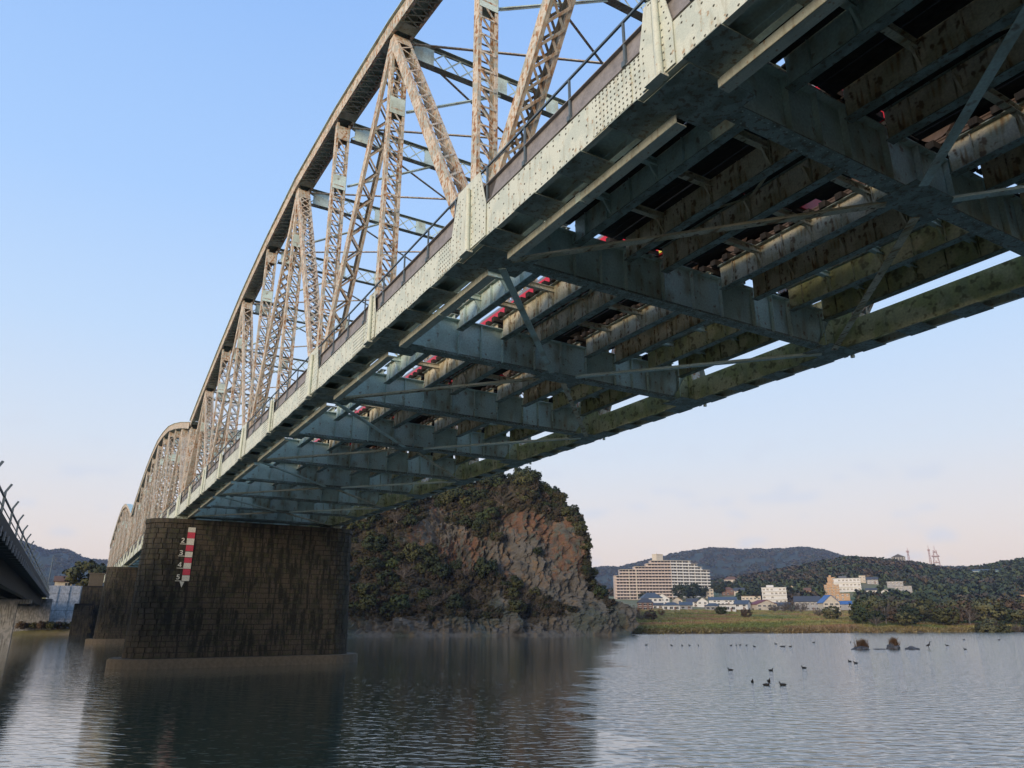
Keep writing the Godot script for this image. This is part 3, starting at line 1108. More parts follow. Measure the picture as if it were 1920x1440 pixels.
func build_gauge() -> void:
	# painted water-level gauge on the near face of the first pier
	var g := thing("water_gauge", "red and white painted water level gauge with white numerals on the stone pier", "gauge", Vector3(8.55, 0, -70.325))
	var y_of := func(v: float) -> float: return 7.0 + (1190.0 - v) / 230.0 * 1.03
	var bands := [[165, 260, 0], [260, 380, 1], [380, 505, 0], [510, 625, 1], [635, 742, 0], [750, 850, 1], [850, 960, 0], [965, 1078, 1], [1084, 1190, 0]]
	var zf := func(y: float) -> float: return -(y - 7.0) * 0.0267
	for q in bands:
		var ya: float = y_of.call(q[1])
		var yb: float = y_of.call(q[0])
		var b := MB.new()
		b.box(Vector3(0, (ya + yb) * 0.5, zf.call((ya + yb) * 0.5)), Vector3(0.6, yb - ya - 0.01, 0.03))
		part("band", g, b.mesh(), M.gauge_red if q[2] == 1 else M.gauge_white)
	var font := SystemFont.new()
	font.font_names = PackedStringArray(["Droid Sans"])
	font.font_weight = 700
	var nums := [["2", 465.0, 492.0], ["3", 700.0, 722.0], ["4", 925.0, 952.0], ["5", 1160.0, 1190.0]]
	for q in nums:
		var tm := TextMesh.new()
		tm.text = q[0]
		tm.font = font
		tm.font_size = 52
		tm.pixel_size = 0.0108
		tm.depth = 0.02
		tm.horizontal_alignment = HORIZONTAL_ALIGNMENT_CENTER
		tm.vertical_alignment = VERTICAL_ALIGNMENT_CENTER
		var o := part("numeral", g, tm, M.gauge_white)
		var y: float = y_of.call(q[1] - 40.0)
		o.position = Vector3(-0.62, y, zf.call(y) + 0.03)
		var b := MB.new()
		var y2: float = y_of.call(q[2])
		b.box(Vector3(-0.57, y2, zf.call(y2) + 0.01), Vector3(0.5, 0.05, 0.03))
		part("tick_line", g, b.mesh(), M.gauge_white)
	var b := MB.new()
	b.prism(PackedVector2Array([Vector2(-0.45, 6.95), Vector2(-0.08, 6.95), Vector2(-0.25, 6.45)]), Vector3(0, 0, 0.03), Vector3.RIGHT, Vector3.UP, 0.03)
	part("pointer", g, b.mesh(), M.gauge_white)

# ---------------------------------------------------------------- land and water
const CRA := [0.6855, 0.7676, 0.8147, 0.8672, 0.9122, 0.9616, 0.9907, 1.0188, 1.0509, 1.072, 1.1041, 1.1351, 1.1967, 1.2977]
const CRY := [33.1, 41.0, 50.1, 58.9, 68.8, 76.7, 74.4, 71.5, 64.6, 62.6, 68.8, 74.7, 77.4, 65.9]
const ZLX := [-3000.0, -400.0, -100.0, 0.0, 60.0, 100.0, 128.0, 300.0, 700.0, 3000.0]
const ZLZ := [-600.0, -300.0, -244.0, -226.0, -206.0, -186.0, -160.0, -119.0, -60.0, 200.0]
const RBX := [-40.0, -6.0, -0.5, 0.6, 3.0, 20.0, 60.0, 110.0, 160.0, 210.0, 260.0, 330.0, 450.0, 600.0, 1000.0, 4000.0]
const RBY := [-6.0, -2.0, -0.5, 0.5, 1.3, 2.3, 4.0, 5.9, 7.6, 9.2, 11.0, 14.5, 21.0, 27.0, 36.0, 60.0]
const LBX := [-40.0, -6.0, -0.5, 1.0, 4.0, 16.0, 40.0, 200.0, 1000.0, 4000.0]
const LBY := [-6.0, -2.0, -0.5, 0.6, 1.8, 12.4, 12.8, 14.0, 20.0, 30.0]

func bank_d(x: float, z: float) -> float:
	return (interp(x, ZLX, ZLZ) - z) * 0.97

func land_h(x: float, z: float) -> float:
	var d := bank_d(x, z)
	var k := st(40.0, 75.0, x)
	var h := lerpf(interp(d, LBX, LBY), interp(d, RBX, RBY), k)
	var dist := Vector2(x, z).length()
	var c := interp(atan2(x, -z), CRA, CRY)
	if c <= 30.0 or d < 0.0:
		return h
	if dist < 1050.0:
		return h + (c - 30.0) * st(470.0, 1050.0, dist) * k
	return h + (c - 30.0) * k * (1.0 - st(1100.0, 1700.0, dist) * 0.9)

func grid_mesh(pts: PackedVector3Array, cols: PackedColorArray, nu: int, nv: int, flip := false) -> ArrayMesh:
	var nrm := PackedVector3Array()
	nrm.resize(pts.size())
	var idx := PackedInt32Array()
	for j in nv - 1:
		for i in nu - 1:
			var a := j * nu + i
			var b := a + 1
			var c := a + nu + 1
			var d := a + nu
			for t in ([[a, b, c], [a, c, d]] if not flip else [[a, c, b], [a, d, c]]):
				idx.push_back(t[0]); idx.push_back(t[1]); idx.push_back(t[2])
				var q: Vector3 = (pts[t[2]] - pts[t[0]]).cross(pts[t[1]] - pts[t[0]])
				nrm[t[0]] += q
				nrm[t[1]] += q
				nrm[t[2]] += q
	for i in nrm.size():
		nrm[i] = nrm[i].normalized()
	var arr := []
	arr.resize(Mesh.ARRAY_MAX)
	arr[Mesh.ARRAY_VERTEX] = pts
	arr[Mesh.ARRAY_NORMAL] = nrm
	if cols.size() > 0:
		arr[Mesh.ARRAY_COLOR] = cols
	arr[Mesh.ARRAY_INDEX] = idx
	var m := ArrayMesh.new()
	m.add_surface_from_arrays(Mesh.PRIMITIVE_TRIANGLES, arr)
	return m

func facet_mesh(pts: PackedVector3Array, cols: PackedColorArray, nu: int, nv: int) -> ArrayMesh:
	# the same sheet with broken, flat facets
	var v := PackedVector3Array()
	var n := PackedVector3Array()
	var c := PackedColorArray()
	for j in nv - 1:
		for i in nu - 1:
			var a := j * nu + i
			for t in ([[a, a + nu + 1, a + 1], [a, a + nu, a + nu + 1]] if (i * 7 + j * 13) % 3 else [[a, a + nu, a + 1], [a + 1, a + nu, a + nu + 1]]):
				var q: Vector3 = (pts[t[2]] - pts[t[0]]).cross(pts[t[1]] - pts[t[0]]).normalized()
				for k in 3:
					v.push_back(pts[t[k]])
					n.push_back(q)
					c.push_back(cols[t[k]])
	var arr := []
	arr.resize(Mesh.ARRAY_MAX)
	arr[Mesh.ARRAY_VERTEX] = v
	arr[Mesh.ARRAY_NORMAL] = n
	arr[Mesh.ARRAY_COLOR] = c
	var m := ArrayMesh.new()
	m.add_surface_from_arrays(Mesh.PRIMITIVE_TRIANGLES, arr)
	return m

func build_land() -> void:
	var f := FastNoiseLite.new()
	f.seed = 3
	f.frequency = 0.03
	f.fractal_octaves = 4
	var pts := PackedVector3Array()
	var cols := PackedColorArray()
	var nu := 260
	var dists := []
	var dd := 90.0
	while dd < 3300.0:
		dists.append(dd)
		dd *= 1.016 if dd < 700.0 else 1.03
	for D in dists:
		for i in nu:
			var a := lerpf(-1.0, 2.0, float(i) / (nu - 1))
			var x: float = sin(a) * D
			var z: float = -cos(a) * D
			var h := land_h(x, z)
			var q := f.get_noise_2d(x * 0.6, z * 0.6)
			if h > 1.0:
				h += q * minf(0.8, h * 0.1)
			pts.push_back(Vector3(x, h, z))
			var g := f.get_noise_2d(x * 2.0 + 500.0, z * 2.0)
			var c := Color(0.19, 0.19, 0.075).lerp(Color(0.25, 0.20, 0.11), st(-0.15, 0.25, g))
			c = c.lerp(Color(0.11, 0.15, 0.05), st(0.1, 0.4, q))
			if h < 0.9:
				c = Color(0.2, 0.17, 0.12)
			cols.push_back(c)
	var o := part("ground", self, grid_mesh(pts, cols, nu, dists.size(), true), M.ground)
	o.set_meta("kind", "structure")
	o.set_meta("label", "grassy flood plain and banks along the river")
	# far mountains
	var ranges := [
		["mountain_range", "long blue wooded mountain ridge behind the town", [0.56, 0.6025, 0.6389, 0.6544, 0.6727, 0.6974, 0.7234, 0.7465, 0.7693, 0.7919, 0.8277, 0.8564, 0.8846, 0.9057, 0.9161, 0.9317, 0.952, 0.9847, 1.0509, 1.1328, 1.4], [110.0, 128.1, 151.4, 155.9, 153.9, 166.0, 179.4, 192.7, 199.6, 206.3, 201.1, 199.3, 197.4, 201.9, 198.1, 189.4, 173.0, 155.9, 136.8, 130.1, 120.0]],
		["mountain_range", "blue mountain ridge above the far bank beyond the road bridge", [-0.5, -0.2086, -0.1322, -0.0759, -0.0473, -0.0362, -0.0264, -0.0152, -0.0082, 0.0046, 0.0133, 0.031, 0.0673, 0.1281, 0.2175, 0.5], [180.0, 191.1, 197.2, 205.4, 191.5, 180.5, 174.7, 180.1, 178.1, 164.0, 156.4, 155.1, 143.7, 111.1, 62.5, 90.0]]]
	var fine := FastNoiseLite.new()
	fine.seed = 17
	fine.frequency = 0.004
	fine.fractal_octaves = 5
	for r in ranges:
		var n := 240
		pts = PackedVector3Array()
		cols = PackedColorArray()
		var rows := [[1350.0, 0.0], [1500.0, 0.12], [1650.0, 0.28], [1800.0, 0.45], [1950.0, 0.62], [2080.0, 0.78], [2200.0, 0.92], [2300.0, 1.0], [2420.0, 0.9], [2700.0, 0.4], [3000.0, 0.0]]
		var mm := MultiMesh.new()
		var xf := []
		var tint := []
		rng.seed = 91
		for row in rows:
			for i in n:
				var a := lerpf(r[2][0], r[2][-1], float(i) / (n - 1))
				var hc := interp(a, r[2], r[3]) - 7.0
				var D: float = row[0]
				var x: float = sin(a) * D
				var z: float = -cos(a) * D
				var k: float = row[1]
				var h: float = hc * k + fine.get_noise_2d(x, z) * 90.0 * k * (1.0 - k) * 2.0 + (0.0 if k > 0.0 else -3.0)
				pts.push_back(Vector3(x, h, z))
				cols.push_back(Color(0.035, 0.05, 0.03))
		for i in 4200:
			var a := rng.randf_range(r[2][0], r[2][-1])
			var D := rng.randf_range(1500.0, 2310.0) if i % 3 > 0 else rng.randf_range(2250.0, 2310.0)
			var k := interp(D, [1350.0, 1500.0, 1650.0, 1800.0, 1950.0, 2080.0, 2200.0, 2300.0, 2420.0], [0.0, 0.12, 0.28, 0.45, 0.62, 0.78, 0.92, 1.0, 0.9])
			var x := sin(a) * D
			var z := -cos(a) * D
			var h := (interp(a, r[2], r[3]) - 7.0) * k + fine.get_noise_2d(x, z) * 90.0 * k * (1.0 - k) * 2.0
			var s := rng.randf_range(7.0, 12.0)
			xf.append(Transform3D(Basis(Vector3.UP, rng.randf() * TAU).scaled(Vector3(s, s * 0.8, s)), Vector3(x, h + s * 0.15, z)))
			tint.append(Color(0.045, 0.06, 0.03).lerp(Color(0.10, 0.07, 0.04), rng.randf() * 0.7))
		o = part(r[0], self, grid_mesh(pts, cols, n, rows.size(), true), M.ground)
		o.set_meta("kind", "structure")
		o.set_meta("label", r[1])
		scatter("mountain_forest", xf, tint, far_crown, M.far_leaf, "forest covering the " + r[1].split(" behind")[0].split(" above")[0], "forest")

func scatter(called: String, xf: Array, tint: Array, mesh: Mesh, m: Material, label: String, category: String) -> void:
	var mm := MultiMesh.new()
	mm.transform_format = MultiMesh.TRANSFORM_3D
	mm.use_colors = true
	mm.mesh = mesh
	mm.instance_count = xf.size()
	for i in xf.size():
		mm.set_instance_transform(i, xf[i])
		mm.set_instance_color(i, tint[i])
	var o := MultiMeshInstance3D.new()
	o.name = numbered(called)
	o.multimesh = mm
	o.material_override = m
	add_child(o)
	tag(o, label, category, "", "stuff")

func build_water() -> void:
	# one sheet, gently uneven, with smoother lanes of current in it
	var f := FastNoiseLite.new()
	f.seed = 21
	f.frequency = 0.02
	f.fractal_octaves = 3
	var xs := []
	var zs := []
	var x := -700.0
	while x < 1500.0:
		xs.append(x)
		x += 2.5 if x > -30.0 and x < 330.0 else 40.0
	var z := 60.0
	while z > -420.0:
		zs.append(z)
		z -= 2.0 if z > -235.0 and z < 2.0 else 12.0
	var pts := PackedVector3Array()
	var nrm := PackedVector3Array()
	for b in zs:
		for a in xs:
			pts.push_back(Vector3(a, 0.0, b))
			nrm.push_back(Vector3(f.get_noise_2d(a * 9.0, b * 9.0) * 0.004, 1.0, f.get_noise_2d(a * 9.0 + 300.0, b * 9.0) * 0.006).normalized())
	var nu := xs.size()
	var i0 := PackedInt32Array()
	var i1 := PackedInt32Array()
	var i2 := PackedInt32Array()
	for j in zs.size() - 1:
		for i in nu - 1:
			var a := j * nu + i
			var cx: float = xs[i]
			var cz: float = zs[j]
			# calm under the lee of the cliff; a breeze ruffles the open reach to the right
			var w := f.get_noise_2d(cx * 1.4, cz * 3.0)
			var open := cx * 0.775 + cz * 0.632 + w * 3.0 + 2.5
			var t := i0
			if open > 0.0 and cx > 4.0:
				t = i2
			elif bank_d(cx, cz) > -52.0 + w * 14.0 and cx > 40.0:
				t = i1
			t.push_back(a); t.push_back(a + nu + 1); t.push_back(a + 1)
			t.push_back(a); t.push_back(a + nu); t.push_back(a + nu + 1)
	var m := ArrayMesh.new()
	for t in [i0, i1, i2]:
		var arr := []
		arr.resize(Mesh.ARRAY_MAX)
		arr[Mesh.ARRAY_VERTEX] = pts
		arr[Mesh.ARRAY_NORMAL] = nrm
		arr[Mesh.ARRAY_INDEX] = t
		m.add_surface_from_arrays(Mesh.PRIMITIVE_TRIANGLES, arr)
	var o := MeshInstance3D.new()
	o.name = "water"
	o.mesh = m
	o.set_surface_override_material(0, M.water_ripple)
	o.set_surface_override_material(1, M.water_calm)
	o.set_surface_override_material(2, M.water_breeze)
	add_child(o)
	tag(o, "dark green rippled river water", "", "", "structure")

# ---------------------------------------------------------------- foliage
var crowns := []
var bare_crowns := []
var far_crown: ArrayMesh
var trunks := []
var tuft: ArrayMesh

func leaf_quad(b: MB, at: Vector3, nn: Vector3, s: float, out_n: Vector3) -> void:
	var ux := nn.cross(Vector3(rng.randfn(), rng.randfn(), rng.randfn())).normalized()
	var uy := nn.cross(ux)
	b.quad(at - ux * s - uy * s * 0.5, at + uy * s * 0.75, at + ux * s - uy * s * 0.4, at - uy * s * 0.9, out_n)

func rand_dir() -> Vector3:
	return Vector3(rng.randfn(), rng.randfn(), rng.randfn()).normalized()

func make_crown(sd: int, clumps: int, leaves: int, ls: float, flat: float) -> ArrayMesh:
	rng.seed = sd
	var b := MB.new()
	b.tinted = true
	for i in clumps:
		var d := rand_dir()
		d.y = d.y * flat + 0.12
		var cc := d * (0.35 + 0.55 * pow(rng.randf(), 0.5))
		var r := rng.randf_range(0.2, 0.36)
		var shade := rng.randf_range(0.75, 1.25)
		var hue := rng.randf_range(-0.12, 0.12)
		for j in leaves:
			var e := rand_dir()
			var at := cc + e * r * (0.6 + 0.4 * rng.randf()) * Vector3(1, 0.75, 1)
			var q := shade * rng.randf_range(0.85, 1.15)
			b.col = Color(q * (1.0 + hue), q, q * (1.0 - hue * 0.5))
			leaf_quad(b, at, (e + rand_dir() * 0.9).normalized(), ls * rng.randf_range(0.7, 1.3), (e + d * 0.6 + Vector3.UP * 0.2).normalized())
	return b.mesh()

func make_bare(sd: int) -> ArrayMesh:
	rng.seed = sd
	var b := MB.new()
	b.tinted = true
	for i in 26:
		var d := rand_dir()
		d.y = absf(d.y) * 0.9 + 0.15
		d = d.normalized()
		var a := Vector3(d.x * 0.1, -0.55, d.z * 0.1)
		var e := Vector3(d.x, d.y * 1.1 - 0.35, d.z) * rng.randf_range(0.6, 1.0)
		var q := rng.randf_range(0.7, 1.3)
		b.col = Color(q, q, q)
		b.bar(a, e, 0.022, 0.022)
		for j in 16:
			var f := a.lerp(e, rng.randf_range(0.35, 1.0))
			var g := f + (d * 0.6 + rand_dir()).normalized() * rng.randf_range(0.12, 0.34)
			var w := 0.011
			var sx := (g - f).cross(rand_dir()).normalized() * w
			b.tri(f - sx, f + sx, g)
			if j % 2 == 0:
				leaf_quad(b, g, rand_dir(), 0.045, rand_dir())
	return b.mesh()

func make_foliage() -> void:
	for i in 5:
		crowns.append(make_crown(100 + i, 46, 34, 0.085, 0.8))
	for i in 3:
		bare_crowns.append(make_bare(200 + i))
	far_crown = make_crown(300, 16, 7, 0.24, 0.7)
	for i in 3:
		rng.seed = 400 + i
		var b := MB.new()
		var p := Vector3(0, -1.9, 0)
		var r := 0.085
		for s in 5:
			var q := p + Vector3(rng.randfn() * 0.06, 0.42, rng.randfn() * 0.06)
			b.tube(p, q, r, r * 0.82, 7, false)
			if s > 1:
				for k in 2:
					b.tube(q, q + (rand_dir() + Vector3.UP * 0.5) * 0.4, r * 0.5, r * 0.15, 5, false)
			p = q
			r *= 0.82
		trunks.append(b.mesh())
	rng.seed = 500
	var g := MB.new()
	g.tinted = true
	for i in 14:
		var a := rng.randf() * TAU
		var base := Vector3(cos(a), 0, sin(a)) * rng.randf() * 0.5
		var tip := base + Vector3(rng.randfn() * 0.25, rng.randf_range(0.6, 1.1), rng.randfn() * 0.25)
		var sx := Vector3(cos(a * 3.0), 0, sin(a * 3.0)) * 0.09
		var q := rng.randf_range(0.75, 1.25)
		g.col = Color(q, q, q * 0.9)
		g.tri(base - sx, tip, base + sx)
	tuft = g.mesh()

var leaf_mats := {}
func leaf_mat(key: String, c: Color) -> StandardMaterial3D:
	if not leaf_mats.has(key):
		var m: StandardMaterial3D = M.leaf.duplicate()
		m.resource_name = "leaf_" + key
		m.albedo_color = Color(c.r, c.g, c.b).linear_to_srgb()
		leaf_mats[key] = m
	return leaf_mats[key]

const LEAF := {
	"dark": Color(0.030, 0.042, 0.016), "olive": Color(0.062, 0.066, 0.022), "green": Color(0.044, 0.060, 0.018),
	"brown": Color(0.095, 0.065, 0.038), "grey": Color(0.12, 0.10, 0.078), "bamboo": Color(0.105, 0.105, 0.045), "red": Color(0.15, 0.07, 0.035)}

func tree(called: String, at: Vector3, r: float, tall: float, kind: String, label: String, category: String, group: String, stem := true) -> void:
	# r: crown radius, tall: height of the crown's centre above the foot
	var t := thing(called, label, category, at, rng.randf() * TAU, group)
	var bare := kind == "grey" or kind == "red"
	var mesh: ArrayMesh = bare_crowns[rng.randi() % 3] if bare else crowns[rng.randi() % 5]
	var o := part("crown", t, mesh, leaf_mat(kind, LEAF[kind]))
	o.position.y = tall
	o.scale = Vector3(r, r * rng.randf_range(0.8, 1.05), r)
	if stem:
		o = part("trunk", t, trunks[rng.randi() % 3], M.pale_bark if kind == "grey" else M.bark)
		var s := maxf(tall / 1.9, 0.25)
		o.position.y = tall
		o.scale = Vector3(s * 0.9, s, s * 0.9)

# ---------------------------------------------------------------- the rock cliff
const CB := [[20.0, -222.0, 0], [40.0, -197.0, 0], [61.0, -178.0, 1], [86.0, -164.0, 2], [108.0, -157.0, 3], [121.0, -153.5, 4], [126.5, -154.5, 5], [129.0, -168.0, 6], [126.0, -200.0, 6], [105.0, -238.0, 6]]
const CPROF := [
	[[0, 0], [1, 3.5], [4, 7], [9, 14], [13, 22], [18, 30], [24, 35], [32, 38], [45, 40]],
	[[0, 0], [0.8, 3.5], [4, 6.5], [8, 13], [12, 21], [16, 29], [21, 35], [29, 40], [42, 43]],
	[[0, 0], [0.8, 4], [4, 6.5], [9, 13], [13, 20], [14.5, 26], [17, 32], [23, 38], [36, 43]],
	[[0, 0], [0.8, 4.5], [4, 7], [7, 12], [9, 20], [10.5, 27], [13, 32], [19, 38], [32, 43]],
	[[0, 0], [0.6, 5], [3, 7.5], [6, 9], [8, 16], [9.5, 24], [12, 30], [17, 36], [29, 42]],
	[[0, 0], [0.5, 6], [3, 8], [7, 9.5], [10, 14], [12, 23], [14, 29], [18, 35], [30, 42]],
	[[0, 0], [1, 5], [5, 8], [9, 11], [12, 19], [15, 27], [20, 33], [25, 37], [34, 42]]]
const CLIFF_TOP := Vector2(96, -196)
var cliff_n := FastNoiseLite.new()

func cliff_point(u: float, t: float) -> Vector3:
	var fu := clampf(u, 0.0, 0.9999) * (CB.size() - 1)
	var i := int(fu)
	var k := fu - i
	var p := []
	for j in [-1, 0, 1, 2]:
		var q: Array = CB[clampi(i + j, 0, CB.size() - 1)]
		p.append(Vector2(q[0], q[1]))
	var b: Vector2 = p[1].cubic_interpolate(p[2], p[0], p[3], k)
	var ft := t * 8.0
	var ti := mini(int(ft), 7)
	var tk := ft - ti
	var pa: Array = CPROF[CB[i][2]]
	var pb: Array = CPROF[CB[i + 1][2]]
	var ks := st(0.0, 1.0, k)
	var din := lerpf(lerpf(pa[ti][0], pa[ti + 1][0], tk), lerpf(pb[ti][0], pb[ti + 1][0], tk), ks)
	var h := lerpf(lerpf(pa[ti][1], pa[ti + 1][1], tk), lerpf(pb[ti][1], pb[ti + 1][1], tk), ks)
	var dir := (CLIFF_TOP - b)
	var dl := dir.length()
	dir /= dl
	var q := b + dir * minf(din, dl * 0.98)
	var pos := Vector3(q.x, h, q.y)
	# ledges and clefts
	var r1 := cliff_n.get_noise_3d(pos.x * 0.9, pos.y * 0.45, pos.z * 0.9)
	var r2 := 1.0 - absf(cliff_n.get_noise_3d(pos.x * 2.4 + 70.0, pos.y * 1.1, pos.z * 2.4)) * 2.0
	var r3 := cliff_n.get_noise_3d(pos.x * 7.0, pos.y * 4.0 + 30.0, pos.z * 7.0)
	var amp := st(-0.2, 2.0, h) * (1.0 if t < 0.8 else 1.6)
	var r4 := absf(cliff_n.get_noise_3d(pos.x * 3.4 + 200.0, pos.y * 1.0, pos.z * 3.4))
	var push := (r1 * 3.2 + (r2 - 0.6) * 1.5 + r3 * 0.9 - minf(r4, 0.12) * 4.5 + snappedf(r1 * 2.0 + r3, 0.35) * 0.5) * amp
	pos.x -= dir.x * push
	pos.z -= dir.y * push
	pos.y += (r1 * 1.2 + r3 * 0.5) * amp
	return pos

# bare rock faces, as ellipses in x and height
const BARE := [[83.0, 24.5, 7.5, 4.8], [92.0, 20.0, 7.0, 4.0], [84.0, 31.5, 2.6, 2.0], [101.5, 24.0, 5.0, 4.5], [104.0, 28.5, 5.5, 2.8], [111.0, 20.0, 6.0, 10.0], [112.0, 11.0, 6.5, 5.5], [116.0, 7.0, 5.0, 4.0], [125.0, 4.0, 5.0, 5.5], [99.0, 17.0, 6.0, 3.0], [94.0, 7.5, 1.6, 3.0], [103.0, 13.5, 3.5, 4.0]]
func bare_at(p: Vector3) -> float:
	var m := 10.0
	for e in BARE:
		m = minf(m, Vector2((p.x - e[0]) / e[2], (p.y - e[1]) / e[3]).length())
	return m

func build_cliff() -> void:
	cliff_n.seed = 40
	cliff_n.frequency = 0.11
	cliff_n.fractal_octaves = 4
	var nu := 430
	var nv := 170
	var pts := PackedVector3Array()
	var cols := PackedColorArray()
	for j in nv:
		for i in nu:
			var t := (float(j) / (nv - 1)) * 1.03 - 0.03
			var p := cliff_point(float(i) / (nu - 1), maxf(t, 0.0))
			if j < 4:
				p.y = -3.0 + j * 0.75
			pts.push_back(p)
			var a := cliff_n.get_noise_3d(p.x * 0.6, p.y * 0.6, p.z * 0.6 + 90.0)
			var s := cliff_n.get_noise_3d(p.x * 5.0, p.y * 0.7, p.z * 5.0)
			var c := Color(0.115, 0.109, 0.094).lerp(Color(0.072, 0.085, 0.07), st(-0.1, 0.25, a))
			# iron-red staining, in streaks, on the upper bare faces
			var red := st(-0.05, 0.25, s + a * 0.7) * st(10.0, 15.0, p.y + a * 6.0)
			c = c.lerp(Color(0.145, 0.072, 0.042), red * 0.85)
			c = c.lerp(Color(0.18, 0.135, 0.075), st(0.22, 0.4, s) * 0.6)
			c = c.lerp(Color(0.035, 0.035, 0.03), st(0.12, 0.4, cliff_n.get_noise_3d(p.x * 3.0 + 9.0, p.y * 1.6, p.z * 3.0)) * 0.7)
			# soil and leaf litter off the bare faces
			if bare_at(p) > 1.15 and p.y > 4.5 + a * 4.0:
				c = c.lerp(Color(0.05, 0.043, 0.027), 0.85)
			cols.push_back(c)
	var o := part("rock_cliff", self, facet_mesh(pts, cols, nu, nv), M.rock)
	o.set_meta("kind", "structure")
	o.set_meta("label", "steep wooded rock cliff with reddish faces rising from the river")
	# trees and bushes clinging to it
	rng.seed = 777
	var made := 0
	var spots := []
	for tries in 6000:
		if made >= 300:
			break
		var u := rng.randf_range(0.05, 0.86)
		var t := rng.randf_range(0.16, 1.0)
		var p := cliff_point(u, t)
		var e := bare_at(p)
		if e < 1.05 or p.y < 3.8:
			continue
		var r := rng.randf_range(1.6, 3.4) * (1.15 if p.y > 30.0 else 1.0) * (0.7 if e < 1.5 else 1.0)
		var ok := true
		for q in spots:
			if q[0].distance_squared_to(p) < pow((q[1] + r) * 0.5, 2.0):
				ok = false
				break
		if not ok:
			continue
		spots.append([p, r])
		made += 1
		var x := rng.randf()
		if p.y < 9.0:
			x += 0.25
		var kind := "dark" if x < 0.36 else ("green" if x < 0.56 else ("olive" if x < 0.74 else ("brown" if x < 0.80 else ("grey" if x < 1.1 else "red"))))
		var lab := {"dark": "dark evergreen tree on the rock cliff's", "green": "mid green leafy bush on the rock cliff's", "olive": "olive leafy tree on the rock cliff's", "brown": "brown leafed bush on the rock cliff's", "grey": "leafless grey shrub on the rock cliff's", "red": "leafless reddish shrub on the rock cliff's"}
		if p.y < 12.0 and kind == "brown":
			kind = "grey"
		var band := "crest" if p.y > 34.0 else ("upper slope" if p.y > 22.0 else ("middle slope" if p.y > 11.0 else "lowest ledges"))
		var third := "towards the stone pier" if p.x < 78.0 else ("around its middle" if p.x < 103.0 else "towards its right end")
		tree("cliff_tree", p + Vector3(0, -0.3, 0), r, r * 0.75, kind, lab[kind] + " " + band + " " + third, "bush" if kind in ["grey", "red", "brown", "green"] else "tree", kind + " growth on the cliff's " + band + " " + third, kind != "red")
	# undergrowth nobody could count
	var xf := []
	var tint := []
	rng.seed = 4242
	for tries in 9000:
		var p := cliff_point(rng.randf_range(0.02, 0.95), rng.randf_range(0.14, 1.0))
		var e := bare_at(p)
		if p.y < 3.2 or e < 0.9 or (e < 1.1 and rng.randf() < 0.85):
			continue
		if xf.size() >= 3000:
			break
		var sc := rng.randf_range(0.7, 1.6)
		var k := rng.randf()
		var c := Color(0.034, 0.042, 0.018).lerp(Color(0.085, 0.065, 0.042), k)
		xf.append(Transform3D(Basis(Vector3.UP, rng.randf() * TAU).scaled(Vector3(sc, sc * 0.8, sc)), p + Vector3(0, sc * 0.25, 0)))
		tint.append(c * rng.randf_range(0.7, 1.2))
	scatter("cliff_undergrowth", xf, tint, crowns[2], M.far_leaf, "low tangled undergrowth over the ledges of the rock cliff", "undergrowth")
	# crooked pines along the skyline
	var sk := [[0.60, 0.86], [0.62, 0.80], [0.635, 0.74], [0.645, 0.70], [0.655, 0.65], [0.665, 0.60], [0.668, 0.55], [0.672, 0.50], [0.68, 0.45], [0.585, 0.93], [0.57, 0.97]]
	for q in sk:
		var p := cliff_point(q[0], q[1])
		tree("cliff_pine", p + Vector3(0, -0.3, 0), rng.randf_range(0.9, 1.5), rng.randf_range(0.9, 1.6), "dark", "crooked small pine on the skyline of the cliff edge", "tree", "pines along the cliff edge")

